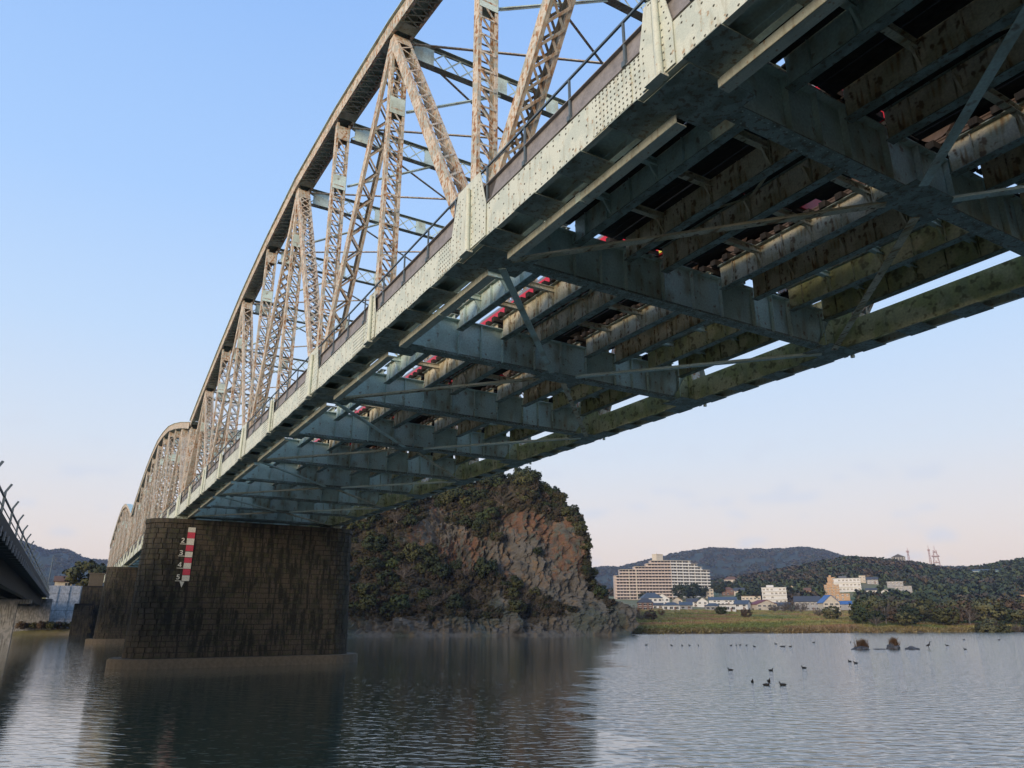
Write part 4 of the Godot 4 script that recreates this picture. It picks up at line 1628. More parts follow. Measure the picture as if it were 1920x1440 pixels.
# ---------------------------------------------------------------- town
func build_house(h: Array) -> void:
	var w: float = h[4]
	var hh: float = h[5]
	var roof: String = h[6]
	var fl: int = h[9]
	var t := thing("house" if h[11] in ["house", "hut", "shed", "hall"] else "town_building", h[10], h[11], Vector3(h[0], h[2] - 0.3, h[1]), deg_to_rad(h[3]), "houses of the riverside town")
	var dep := clampf(w * 0.75, 4.0, 11.0)
	var wm: Material = M["w_" + h[7]]
	var rm: Material = M["r_" + h[8]]
	var b := MB.new()
	var wall_h := hh
	if roof != "flat":
		wall_h = hh * (0.58 if roof == "gable" else 0.62)
	hh += 0.3
	wall_h += 0.3
	b.box(Vector3(0, wall_h * 0.5 - 1.0, 0), Vector3(w, wall_h + 2.0, dep))
	var rb := MB.new()
	var ov := 0.45
	if roof == "gable":
		# ridge runs away from the river, the gable faces it
		for e in [-1.0, 1.0]:
			b.tri_n(Vector3(-w * 0.5, wall_h, e * dep * 0.5), Vector3(w * 0.5, wall_h, e * dep * 0.5), Vector3(0, hh, e * dep * 0.5), Vector3(0, 0, e))
			var n2 := Vector3(e * (hh - wall_h), w * 0.5, 0).normalized()
			var a := Vector3(e * (w * 0.5 + ov), wall_h - ov * (hh - wall_h) / (w * 0.5), 0)
			var c := Vector3(0, hh, 0)
			var mid := (a + c) * 0.5 + n2 * 0.1
			rb.box(mid, Vector3((c - a).length(), 0.18, dep + 2.0 * ov), Basis((c - a).normalized() * e * -1.0, n2, Vector3(0, 0, 1)))
	elif roof == "gable_side":
		for e in [-1.0, 1.0]:
			b.tri_n(Vector3(e * w * 0.5, wall_h, -dep * 0.5), Vector3(e * w * 0.5, wall_h, dep * 0.5), Vector3(e * w * 0.5, hh, 0), Vector3(e, 0, 0))
			var n2 := Vector3(0, dep * 0.5, e * (hh - wall_h)).normalized()
			var a := Vector3(0, wall_h - ov * (hh - wall_h) / (dep * 0.5), e * (dep * 0.5 + ov))
			var c := Vector3(0, hh, 0)
			var mid := (a + c) * 0.5 + n2 * 0.1
			rb.box(mid, Vector3(w + 2.0 * ov, 0.18, (c - a).length()), Basis(Vector3(1, 0, 0), n2, Vector3(1, 0, 0).cross(n2)))
	elif roof == "hip":
		var x0 := w * 0.5 + ov
		var z0 := dep * 0.5 + ov
		var rx := maxf(w * 0.5 - dep * 0.4, 0.4)
		var p := [Vector3(-x0, wall_h, z0), Vector3(x0, wall_h, z0), Vector3(x0, wall_h, -z0), Vector3(-x0, wall_h, -z0)]
		var r0 := Vector3(-rx, hh, 0)
		var r1 := Vector3(rx, hh, 0)
		var f := Vector3(0, 1, 0.8)
		rb.tri_n(p[0], p[1], r1, f)
		rb.tri_n(p[0], r1, r0, f)
		rb.tri_n(p[2], p[3], r0, Vector3(0, 1, -0.8))
		rb.tri_n(p[2], r0, r1, Vector3(0, 1, -0.8))
		rb.tri_n(p[1], p[2], r1, Vector3(1, 1, 0))
		rb.tri_n(p[3], p[0], r0, Vector3(-1, 1, 0))
		rb.box(Vector3(0, wall_h - 0.08, 0), Vector3(2.0 * x0 - 0.02, 0.14, 2.0 * z0 - 0.02))
	else:
		rb.box(Vector3(0, hh + 0.06, 0), Vector3(w + 0.7, 0.24, dep + 0.7))
		if fl >= 3:
			rb.box(Vector3(-w * 0.15, hh + 1.0, 0), Vector3(w * 0.3, 1.7, dep * 0.4))
	part("wall", t, b.mesh(), wm)
	part("roof", t, rb.mesh(), rm)
	# windows, balconies on the taller ones
	var fh := wall_h / fl
	var n := maxi(2, int(w / 2.6))
	var wb := MB.new()
	var ww := minf(1.5, w / n * 0.6)
	wb.box(Vector3.ZERO, Vector3(ww, minf(1.3, fh * 0.5), 0.08))
	var fr := MB.new()
	fr.box(Vector3(0, minf(1.3, fh * 0.5) * 0.5 + 0.05, 0), Vector3(ww + 0.2, 0.1, 0.14))
	fr.box(Vector3(0, -minf(1.3, fh * 0.5) * 0.5 - 0.05, 0), Vector3(ww + 0.2, 0.1, 0.18))
	fr.box(Vector3.ZERO, Vector3(0.07, minf(1.3, fh * 0.5), 0.12))
	var wmesh := wb.mesh()
	var frm := fr.mesh()
	for i in fl:
		for j in n:
			if rng.randf() < 0.16:
				continue
			var o := part("window", t, wmesh, M.glass_dark)
			o.position = Vector3(-w * 0.5 + w * (j + 0.5) / n, fh * (i + 0.52), dep * 0.5 + 0.03)
			part("frame", o, frm, M.white_trim)
		if roof == "flat" and fl >= 3 and i > 0:
			var bb := MB.new()
			bb.box(Vector3(0, fh * i + 0.35, dep * 0.5 + 0.55), Vector3(w + 0.3, 0.8, 0.14))
			bb.box(Vector3(0, fh * i, dep * 0.5 + 0.3), Vector3(w + 0.3, 0.16, 0.6))
			part("balcony", t, bb.mesh(), wm)
	for s in [-1.0, 1.0]:
		var o := part("window", t, wmesh, M.glass_dark)
		o.position = Vector3(s * (w * 0.5 + 0.03), fh * 0.55, 0)
		o.rotation.y = PI * 0.5
	if h[11] == "house":
		var db := MB.new()
		db.box(Vector3(w * 0.22, 1.0, dep * 0.5 + 0.04), Vector3(0.9, 2.0, 0.1))
		part("door", t, db.mesh(), M.r_brown)

func build_apartments() -> void:
	var c0 := Vector3(463.0, 19.5, -506.0)
	var t := thing("apartment_block", "large stepped apartment block with many balcony rows and a rooftop water tank", "apartment block", c0)
	# two wings meet at the corner nearest the river; each step: from, to along the wing, storeys
	var fh := 2.62
	var wings := [
		[Vector3(-0.86, 0, -0.51), [[0.0, 18.0, 13], [18.0, 22.0, 12], [22.0, 33.0, 11], [33.0, 46.0, 10], [46.0, 51.0, 8]], M.w_pink],
		[Vector3(0.955, 0, 0.30), [[0.0, 19.5, 13], [19.5, 26.0, 12], [26.0, 30.5, 11], [30.5, 37.5, 10]], M.w_white]]
	for wi in 2:
		var dir: Vector3 = wings[wi][0]
		dir = dir.normalized()
		var out := Vector3(-dir.z, 0, dir.x) * (1.0 if wi == 1 else -1.0)
		var bs := Basis(dir, Vector3.UP, dir.cross(Vector3.UP))
		for s in wings[wi][1]:
			var l: float = s[1] - s[0]
			var mid: Vector3 = dir * ((s[0] + s[1]) * 0.5) - out * 5.0
			var b := MB.new()
			b.box(mid + Vector3.UP * (fh * s[2] * 0.5), Vector3(l, fh * s[2], 8.6), bs)
			part("wall", t, b.mesh(), wings[wi][2])
		var tall: int = wings[wi][1][0][2]
		for i in tall:
			var end := 0.0
			for s in wings[wi][1]:
				if s[2] > i:
					end = s[1]
			var y := fh * i
			var b := MB.new()
			b.box(dir * end * 0.5 + out * 0.75 + Vector3.UP * (y + 0.5), Vector3(end, 1.05, 0.14), bs)
			b.box(dir * end * 0.5 - out * 0.05 + Vector3.UP * (y + 0.02), Vector3(end, 0.2, 1.5), bs)
			b.box(dir * (end + 0.07) - out * 0.3 + Vector3.UP * (y + 0.5), Vector3(0.14, 1.05, 2.0), bs)
			part("balcony", t, b.mesh(), wings[wi][2])
			b = MB.new()
			var x := 1.4
			while x < end - 1.0:
				b.box(dir * x - out * 0.66 + Vector3.UP * (y + 1.35), Vector3(2.5, 2.0, 0.1), bs)
				x += 2.9
			part("window_row", t, b.mesh(), M.glass_dark)
			b = MB.new()
			x = 0.0
			while x < end:
				b.box(dir * x + out * 0.03 + Vector3.UP * (y + fh * 0.5), Vector3(0.18, fh - 0.02, 1.3), bs)
				x += 5.8
			part("partition_row", t, b.mesh(), wings[wi][2])
		for s in wings[wi][1]:
			var b := MB.new()
			b.box(dir * ((s[0] + s[1]) * 0.5) - out * 4.2 + Vector3.UP * (fh * s[2] + 0.15), Vector3(s[1] - s[0] + 0.2, 0.3, 10.4), bs)
			part("roof", t, b.mesh(), M.w_cream)
	for x in [31.5, 38.0]:
		var dir: Vector3 = wings[0][0].normalized()
		var out := -Vector3(-dir.z, 0, dir.x)
		var b := MB.new()
		b.box(dir * x + out * 0.9 + Vector3.UP * 13.0, Vector3(0.6, 26.4, 0.5), Basis(dir, Vector3.UP, dir.cross(Vector3.UP)))
		part("pilaster", t, b.mesh(), M.w_cream)
	var tk := MB.new()
	tk.box(Vector3(-7.5, fh * 13 + 2.9, -8.5), Vector3(7.6, 5.6, 6.0))
	tk.box(Vector3(-7.5, fh * 13 + 5.8, -8.5), Vector3(8.0, 0.3, 6.4))
	tk.tube(Vector3(-8.5, fh * 13 + 5.8, -8.5), Vector3(-8.5, fh * 13 + 8.2, -8.5), 0.2, 0.15)
	part("water_tank", t, tk.mesh(), M.w_cream)

func at_az(az: float, dist: float) -> Vector3:
	var x := sin(az) * dist
	var z := -cos(az) * dist
	return Vector3(x, land_h(x, z), z)

func lattice_mast(label: String, az: float, dist: float, h: float, w: float, decks: Array) -> void:
	var p := at_az(az, dist)
	p.y -= 0.5
	var t := thing("radio_mast", label, "mast", p, 0.4, "masts on the hill crest")
	var b := MB.new()
	var n := maxi(5, int(h / maxf(w * 1.1, 1.6)))
	for s in 4:
		var a := Vector3([-1, 1, 1, -1][s], 0, [-1, -1, 1, 1][s]) * w * 0.5
		b.bar(a, a * 0.35 + Vector3.UP * h, 0.28, 0.28)
	part("frame", t, b.mesh(), M.mast)
	b = MB.new()
	for i in n:
		var y0 := h * i / n
		var y1 := h * (i + 1) / n
		for s in 4:
			var a := Vector3([-1, 1, 1, -1][s], 0, [-1, -1, 1, 1][s]) * w * 0.5
			var c := Vector3([1, 1, -1, -1][s], 0, [-1, 1, 1, -1][s]) * w * 0.5
			var k0 := lerpf(1.0, 0.35, y0 / h)
			var k1 := lerpf(1.0, 0.35, y1 / h)
			b.bar(a * k0 + Vector3.UP * y0, c * k1 + Vector3.UP * y1, 0.16, 0.16)
			b.bar(c * k0 + Vector3.UP * y0, a * k1 + Vector3.UP * y1, 0.16, 0.16)
	part("bracing", t, b.mesh(), M.mast, "stuff")
	for d in decks:
		b = MB.new()
		b.box(Vector3(0, h * d[0], 0), Vector3(d[1], 0.5, d[1]))
		for s in 6:
			b.tube(Vector3(cos(s * 1.05), 0, sin(s * 1.05)) * d[1] * 0.5 + Vector3.UP * (h * d[0]), Vector3(cos(s * 1.05), 0, sin(s * 1.05)) * d[1] * 0.5 + Vector3.UP * (h * d[0] + 1.8), 0.25, 0.25, 6)
		part("antenna_platform", t, b.mesh(), M.mast)
	b = MB.new()
	b.tube(Vector3.UP * h, Vector3.UP * (h * 1.18), 0.3, 0.2, 6)
	part("antenna", t, b.mesh(), M.mast)

func build_right_bank() -> void:
	rng.seed = 61
	for h in HOUSES:
		build_house(h)
	build_apartments()
	lattice_mast("slim single radio mast on the hill crest", 1.0215, 1040.0, 21.0, 2.8, [[0.92, 3.0]])
	lattice_mast("broad lattice tower with ring platforms on the hill crest", 1.0495, 1040.0, 27.5, 8.5, [[0.45, 7.0], [0.72, 8.0], [0.9, 4.0]])
	lattice_mast("thin mast close beside the broad lattice tower", 1.0435, 1045.0, 27.0, 2.6, [[0.95, 2.4]])
	# trees along the right bank
	rng.seed = 812
	var kinds := ["green", "grey", "bamboo", "dark", "olive", "grey", "brown", "bamboo"]
	var lab := {"green": "leafy green riverside tree on the right bank", "grey": "bare grey riverside bush on the right bank", "bamboo": "pale yellow green bamboo clump on the right bank", "dark": "dark evergreen riverside tree on the right bank", "olive": "olive riverside tree on the right bank", "brown": "brown leafed riverside bush on the right bank"}
	for i in 84:
		var az := rng.randf_range(0.955, 1.20)
		var edge := 232.0 + (az - 0.90) * 150.0
		var dist := edge + rng.randf_range(14.0, 130.0) * (0.4 + rng.randf() * 0.6)
		var p := at_az(az, dist)
		var kd: String = kinds[rng.randi() % kinds.size()]
		var r := rng.randf_range(3.0, 5.2) * (0.75 if dist < edge + 30.0 else 1.0)
		var place := "near the blue roofed shed" if az < 1.02 else ("below the terraced building" if az < 1.08 else ("below the lattice tower" if az < 1.12 else "at the right edge of the view"))
		tree("bank_tree", p, r, r * 0.95, kd, lab[kd] + " " + place, "tree", kd + " trees on the right bank " + place)
	for q in [[0.672, 262.0, 3.2, "grey"], [0.684, 268.0, 3.6, "grey"], [0.693, 300.0, 3.0, "red"], [0.70, 250.0, 2.4, "grey"], [0.712, 255.0, 2.2, "brown"], [0.725, 300.0, 2.2, "red"], [0.80, 330.0, 2.6, "green"], [0.83, 300.0, 2.3, "brown"], [0.865, 380.0, 4.0, "grey"], [0.875, 395.0, 4.4, "grey"], [0.885, 400.0, 4.6, "grey"], [0.895, 390.0, 4.2, "grey"], [0.915, 330.0, 3.0, "grey"], [0.93, 300.0, 3.4, "bamboo"]]:
		var p := at_az(q[0], q[1])
		tree("meadow_bush", p, q[2], q[2] * 0.7, q[3], {"grey": "bare grey bush on the river meadow before the houses", "red": "reddish bare bush on the river meadow", "brown": "brown leafed bush on the river meadow", "green": "round green bush on the river meadow", "bamboo": "pale willow like bush at the meadow's end"}[q[3]], "bush", q[3] + " bushes on the river meadow")
	for q in [[0.752, 640.0, 7.5], [0.764, 650.0, 8.0], [0.775, 660.0, 7.0], [0.705, 600.0, 5.0], [0.8, 700.0, 7.0], [0.845, 610.0, 5.5], [0.86, 640.0, 6.0]]:
		tree("garden_tree", at_az(q[0], q[1]), q[2], q[2] * 0.9, "dark", "tall dark tree standing among the town roofs", "tree", "dark trees among the houses")
	# meadow grass
	var xf := []
	var tint := []
	var f := FastNoiseLite.new()
	f.seed = 5
	f.frequency = 0.025
	var edges := []
	for i in 131:
		var az := 0.60 + i * 0.005
		var d0 := 150.0
		while d0 < 330.0:
			if bank_d(sin(az) * d0, -cos(az) * d0) > 0.3:
				break
			d0 += 1.5
		edges.append(d0)
	for i in 26000:
		var az := rng.randf_range(0.60, 1.25)
		var k := rng.randf()
		var d0: float = edges[int((az - 0.60) / 0.005)]
		var dist := d0 + 240.0 * k * k
		var p := at_az(az, dist)
		var q := f.get_noise_2d(p.x * 0.8, p.z * 1.6)
		var c := Color(0.26, 0.235, 0.085).lerp(Color(0.15, 0.18, 0.055), st(-0.05, 0.3, q))
		c = c.lerp(Color(0.27, 0.17, 0.095), st(0.02, 0.35, -q + f.get_noise_2d(p.x * 3.0, p.z * 3.0) * 0.5))
		if dist < d0 + 3.0:
			c = c.lerp(Color(0.21, 0.16, 0.085), 0.7)
		var s := rng.randf_range(0.7, 1.5)
		xf.append(Transform3D(Basis(Vector3.UP, rng.randf() * TAU).scaled(Vector3(s * 1.6, s * (0.62 if q < 0.1 else 0.4), s * 1.6)), p - Vector3(0, 0.05, 0)))
		tint.append(c * rng.randf_range(0.75, 1.25))
	scatter("meadow_grass", xf, tint, tuft, M.reed, "tall dry and green grass over the river meadow", "grass")
	# wooded slope behind the town
	xf = []
	tint = []
	f.frequency = 0.006
	for i in 5200:
		var az := rng.randf_range(0.66, 1.32)
		var dist := 430.0 + 640.0 * pow(rng.randf(), 0.8)
		if az < 0.80:
			dist = maxf(dist, 700.0)
		elif dist < 560.0 and az < 0.96:
			continue
		var p := at_az(az, dist)
		var hit := false
		for h in HOUSES:
			var dx: float = p.x - h[0]
			var dz: float = p.z - h[1]
			var along: float = (dx * h[0] + dz * h[1]) / Vector2(h[0], h[1]).length()
			var across := absf(dx * h[1] - dz * h[0]) / Vector2(h[0], h[1]).length()
			if across < h[4] * 0.5 + 3.0 and along < 8.0 and along > -55.0:
				hit = true
				break
		if hit or (az < 0.82 and dist < 790.0):
			continue
		var s := rng.randf_range(4.0, 7.5)
		var q := f.get_noise_2d(p.x, p.z) + rng.randfn() * 0.15
		var c := Color(0.05, 0.068, 0.026).lerp(Color(0.105, 0.075, 0.042), st(-0.1, 0.3, q))
		c = c.lerp(Color(0.075, 0.09, 0.03), st(0.15, 0.5, -q))
		xf.append(Transform3D(Basis(Vector3.UP, rng.randf() * TAU).scaled(Vector3(s, s * 0.95, s)), p + Vector3(0, s * 0.35, 0)))
		tint.append(c * rng.randf_range(0.75, 1.25))
	scatter("hillside_forest", xf, tint, far_crown, M.far_leaf, "mixed winter woodland on the slopes behind the town", "forest")

# ---------------------------------------------------------------- left bank and the road bridge
func build_left_bank() -> void:
	var t := thing("road_bridge", "dark road bridge deck with tall railing posts at the left edge", "road bridge", Vector3(-4.2, 0, 0))
	var b := MB.new()
	var z0 := 12.0
	var z1 := -232.0
	b.box(Vector3(-5.5, 9.35, (z0 + z1) * 0.5), Vector3(11.0, 0.42, z0 - z1))
	b.box(Vector3(-0.12, 9.6, (z0 + z1) * 0.5), Vector3(0.26, 0.75, z0 - z1))
	part("deck_slab", t, b.mesh(), M.w_dark)
	for x in [-1.6, -4.2, -6.8, -9.4]:
		b = MB.new()
		b.box(Vector3(x, 8.05, (z0 + z1) * 0.5), Vector3(0.06, 2.2, z0 - z1))
		b.box(Vector3(x, 6.94, (z0 + z1) * 0.5), Vector3(0.7, 0.06, z0 - z1))
		part("girder", t, b.mesh(), M.w_dark)
	b = MB.new()
	b.box(Vector3(-0.12, 11.02, (z0 + z1) * 0.5), Vector3(0.10, 0.09, z0 - z1))
	part("top_rail", t, b.mesh(), M.rail_paint)
	b = MB.new()
	b.box(Vector3(-0.12, 10.45, (z0 + z1) * 0.5), Vector3(0.05, 0.06, z0 - z1))
	part("middle_rail", t, b.mesh(), M.rail_paint)
	var pm := MB.new()
	pm.box(Vector3(0, 0.8, 0), Vector3(0.14, 1.6, 0.16))
	pm.bar(Vector3(0, 1.6, 0), Vector3(0.25, 2.1, 0), 0.12, 0.12)
	var pmesh := pm.mesh()
	for i in 24:
		part("railing_post", t, pmesh, M.rail_paint).position = Vector3(-0.1, 9.7, -30.0 - i * 8.0)
	var bm := MB.new()
	bm.box(Vector3(0, -0.3, 0), Vector3(0.12, 0.6, 0.5))
	bm.box(Vector3(-0.5, -0.1, 0), Vector3(1.1, 0.14, 0.3))
	var bmesh := bm.mesh()
	for i in 60:
		part("bracket", t, bmesh, M.w_grey).position = Vector3(0.02, 9.3, -24.0 - i * 3.4)
	for z in [-60.0, -150.0]:
		b = MB.new()
		b.box(Vector3(-6.0, 2.6, z), Vector3(6.5, 9.0, 2.2))
		b.box(Vector3(-5.6, 6.6, z), Vector3(9.5, 0.7, 2.6))
		part("pier", t, b.mesh(), M.concrete)
	b = MB.new()
	b.box(Vector3(-5.6, 4.2, -231.0), Vector3(13.0, 9.2, 3.0))
	part("abutment", t, b.mesh(), M.concrete)
	# sloped concrete revetment of the far bank
	t = thing("revetment", "bluish grey sloped concrete revetment on the far bank", "revetment", Vector3(0, 0, 0))
	var n := 9
	for i in n:
		for j in 5:
			b = MB.new()
			var xa := -5.0 + i * 2.6
			var f0 := j / 5.0
			var f1 := (j + 1) / 5.0
			var pa := Vector3(xa, lerpf(1.6, 12.6, f0), lerpf(-229.0, -241.0, f0))
			var pb := Vector3(xa + 2.56, lerpf(1.6, 12.6, f0), lerpf(-228.6, -240.6, f0))
			var pc := Vector3(xa + 2.56, lerpf(1.6, 12.6, f1) - 0.06, lerpf(-228.6, -240.6, f1))
			var pd := Vector3(xa, lerpf(1.6, 12.6, f1) - 0.06, lerpf(-229.0, -241.0, f1))
			var nn := Vector3(0, 0.74, 0.68)
			b.tri_n(pa, pb, pc, nn)
			b.tri_n(pa, pc, pd, nn)
			for e in [[pa, pb], [pb, pc], [pc, pd], [pd, pa]]:
				var o: Vector3 = (e[0] + e[1]) * 0.5 - (pa + pc) * 0.5
				b.tri_n(e[0], e[1], e[1] - nn * 0.5, o)
				b.tri_n(e[0], e[1] - nn * 0.5, e[0] - nn * 0.5, o)
			part("slab", t, b.mesh(), M.concrete)
	# masonry abutment of the truss bridge
	t = thing("abutment_wall", "weathered masonry abutment wall where the truss bridge meets the far bank", "wall", Vector3(14.35, 0, -224.0))
	b = MB.new()
	b.box(Vector3(-1.0, 5.2, 0), Vector3(21.0, 13.4, 7.0))
	b.box(Vector3(-10.6, 3.0, 3.0), Vector3(4.0, 9.0, 6.0))
	part("core", t, b.mesh(), M.mortar)
	rng.seed = 33
	var rest := MB.new()
	for c in 26:
		var x := -11.5
		while x < 9.4:
			var w := rng.randf_range(0.8, 1.5)
			stone_block(rest, Vector3(x + w * 0.5, -1.2 + c * 0.5, 3.5), Vector3(0, 0, 1), w - 0.03, 0.48, rng.randf_range(0.02, 0.08))
			x += w
	for c in 15:
		var x := -12.6
		while x < -8.8:
			var w := rng.randf_range(0.7, 1.2)
			stone_block(rest, Vector3(x + w * 0.5, -0.2 + c * 0.5, 6.0), Vector3(0, 0, 1), w - 0.03, 0.48, rng.randf_range(0.02, 0.08))
			x += w
	part("stonework", t, rest.mesh(), M.stone, "stuff")
	b = MB.new()
	b.box(Vector3(-8.7, 13.4, 1.5), Vector3(3.2, 3.0, 2.6))
	b.box(Vector3(-8.7, 15.0, 1.5), Vector3(3.6, 0.3, 3.0))
	part("parapet_pillar", t, b.mesh(), M.collar)
	# things along the top of the far bank
	rng.seed = 15
	tree("bank_oak", Vector3(4.5, 12.4, -262.0), 6.4, 4.0, "olive", "big round olive green tree on top of the far bank", "tree", "")
	for i in 16:
		var x := -9.0 + i * 1.35
		tree("bank_scrub", Vector3(x, 1.4, -228.0 + rng.randfn() * 0.8), rng.randf_range(0.9, 1.6), 0.8, "brown" if i % 3 == 0 else "olive", "low brown scrub along the foot of the far bank" if i % 3 == 0 else "low olive scrub along the foot of the far bank", "bush", "brown scrub on the far bank" if i % 3 == 0 else "olive scrub on the far bank", false)
	t = thing("utility_pole", "thin utility pole with crossarms on the far bank", "utility pole", Vector3(-5.6, 12.4, -262.0))
	b = MB.new()
	b.tube(Vector3.ZERO, Vector3(0, 9.5, 0), 0.2, 0.14)
	part("pole", t, b.mesh(), M.rail_paint)
	b = MB.new()
	b.box(Vector3(0, 8.6, 0), Vector3(2.6, 0.14, 0.14))
	b.box(Vector3(0, 7.6, 0), Vector3(2.0, 0.14, 0.14))
	part("crossarm", t, b.mesh(), M.rail_paint)
	t = thing("utility_pole", "dark thick pole standing near the end of the truss bridge", "utility pole", Vector3(16.5, 12.6, -262.0))
	b = MB.new()
	b.tube(Vector3.ZERO, Vector3(0, 8.4, 0), 0.75, 0.5)
	b.tube(Vector3(0, 8.4, 0), Vector3(0, 10.2, 0), 0.3, 0.2)
	part("pole", t, b.mesh(), M.r_brown)
	for q in [[-1.8, -268.0, 4.5, 3.6, "cream", "brown", "small cream house beside the round tree on the far bank"], [11.5, -256.0, 5.0, 3.2, "cream", "brown", "low beige shed at the far end of the truss bridge"]]:
		build_house([q[0], q[1], 12.6, 0, q[2], q[3], "gable_side", q[4], q[5], 1, q[6], "hut"])

# ---------------------------------------------------------------- birds and islets
func duck_mesh() -> Array:
	var b := MB.new()
	# body: lofted hull, tail raised, with neck and head as one skin of rings
	var rings := [[-0.27, 0.10, 0.012], [-0.22, 0.085, 0.045], [-0.12, 0.07, 0.085], [0.0, 0.065, 0.105], [0.1, 0.07, 0.095], [0.17, 0.09, 0.07], [0.19, 0.14, 0.045], [0.195, 0.19, 0.04], [0.21, 0.225, 0.05], [0.245, 0.235, 0.042], [0.27, 0.225, 0.02]]
	for i in rings.size() - 1:
		for k in 10:
			var q := []
			for e in [[i, k], [i, k + 1], [i + 1, k + 1], [i + 1, k]]:
				var r: Array = rings[e[0]]
				var pr: Array = rings[maxi(e[0] - 1, 0)]
				var nx: Array = rings[mini(e[0] + 1, rings.size() - 1)]
				var d := Vector3(0, nx[1] - pr[1], nx[0] - pr[0]).normalized()
				var up := d.cross(Vector3.RIGHT)
				var a: float = TAU * e[1] / 10.0
				var o: Vector3 = Vector3.RIGHT * cos(a) + up * sin(a)
				q.append([Vector3(0, r[1], r[0]) + o * r[2], o])
			var nn: Vector3 = (q[0][1] + q[2][1]).normalized()
			b.tri_n(q[0][0], q[1][0], q[2][0], nn)
			b.tri_n(q[0][0], q[2][0], q[3][0], nn)
	var m := MB.new()
	m.bar(Vector3(0, 0.222, 0.265), Vector3(0, 0.212, 0.32), 0.03, 0.012)
	return [b.mesh(), m.mesh()]

func build_near_bank() -> void:
	var pts := PackedVector3Array()
	var cols := PackedColorArray()
	var f := FastNoiseLite.new()
	f.seed = 12
	f.frequency = 0.06
	for j in 40:
		for i in 80:
			var x := -200.0 + i * 6.0
			var z := 2.0 + j * 2.5
			var d := z - 5.0 + f.get_noise_1d(x) * 3.0
			pts.push_back(Vector3(x, interp(d, [-4.0, 0.0, 4.0, 18.0, 22.0, 100.0], [-3.0, 0.0, 1.2, 2.6, 2.9, 5.0]) + f.get_noise_2d(x * 3.0, z * 3.0) * 0.4, z))
			cols.push_back(Color(0.12, 0.12, 0.06).lerp(Color(0.2, 0.18, 0.12), st(-0.2, 0.3, f.get_noise_2d(x * 2.0, z * 2.0))))
	var o := part("near_bank", self, grid_mesh(pts, cols, 80, 40), M.ground)
	o.set_meta("kind", "structure")
	o.set_meta("label", "near river bank where the photographer stands")
	var t := thing("near_abutment", "stone abutment carrying the near end of the truss bridge behind the photographer", "abutment", Vector3(14.35, 0, 3.2))
	var b := MB.new()
	b.box(Vector3(0, 5.0, 1.5), Vector3(20.0, 14.0, 6.0))
	part("core", t, b.mesh(), M.mortar)
	var rest := MB.new()
	rng.seed = 34
	for c in 25:
		var x := -10.0
		while x < 9.6:
			var w := rng.randf_range(0.8, 1.4)
			stone_block(rest, Vector3(x + w * 0.5, 0.0 + c * 0.48, -1.5), Vector3(0, 0, -1), w - 0.02, 0.46, rng.randf_range(0.01, 0.04))
			x += w
	part("stonework", t, rest.mesh(), M.stone, "stuff")

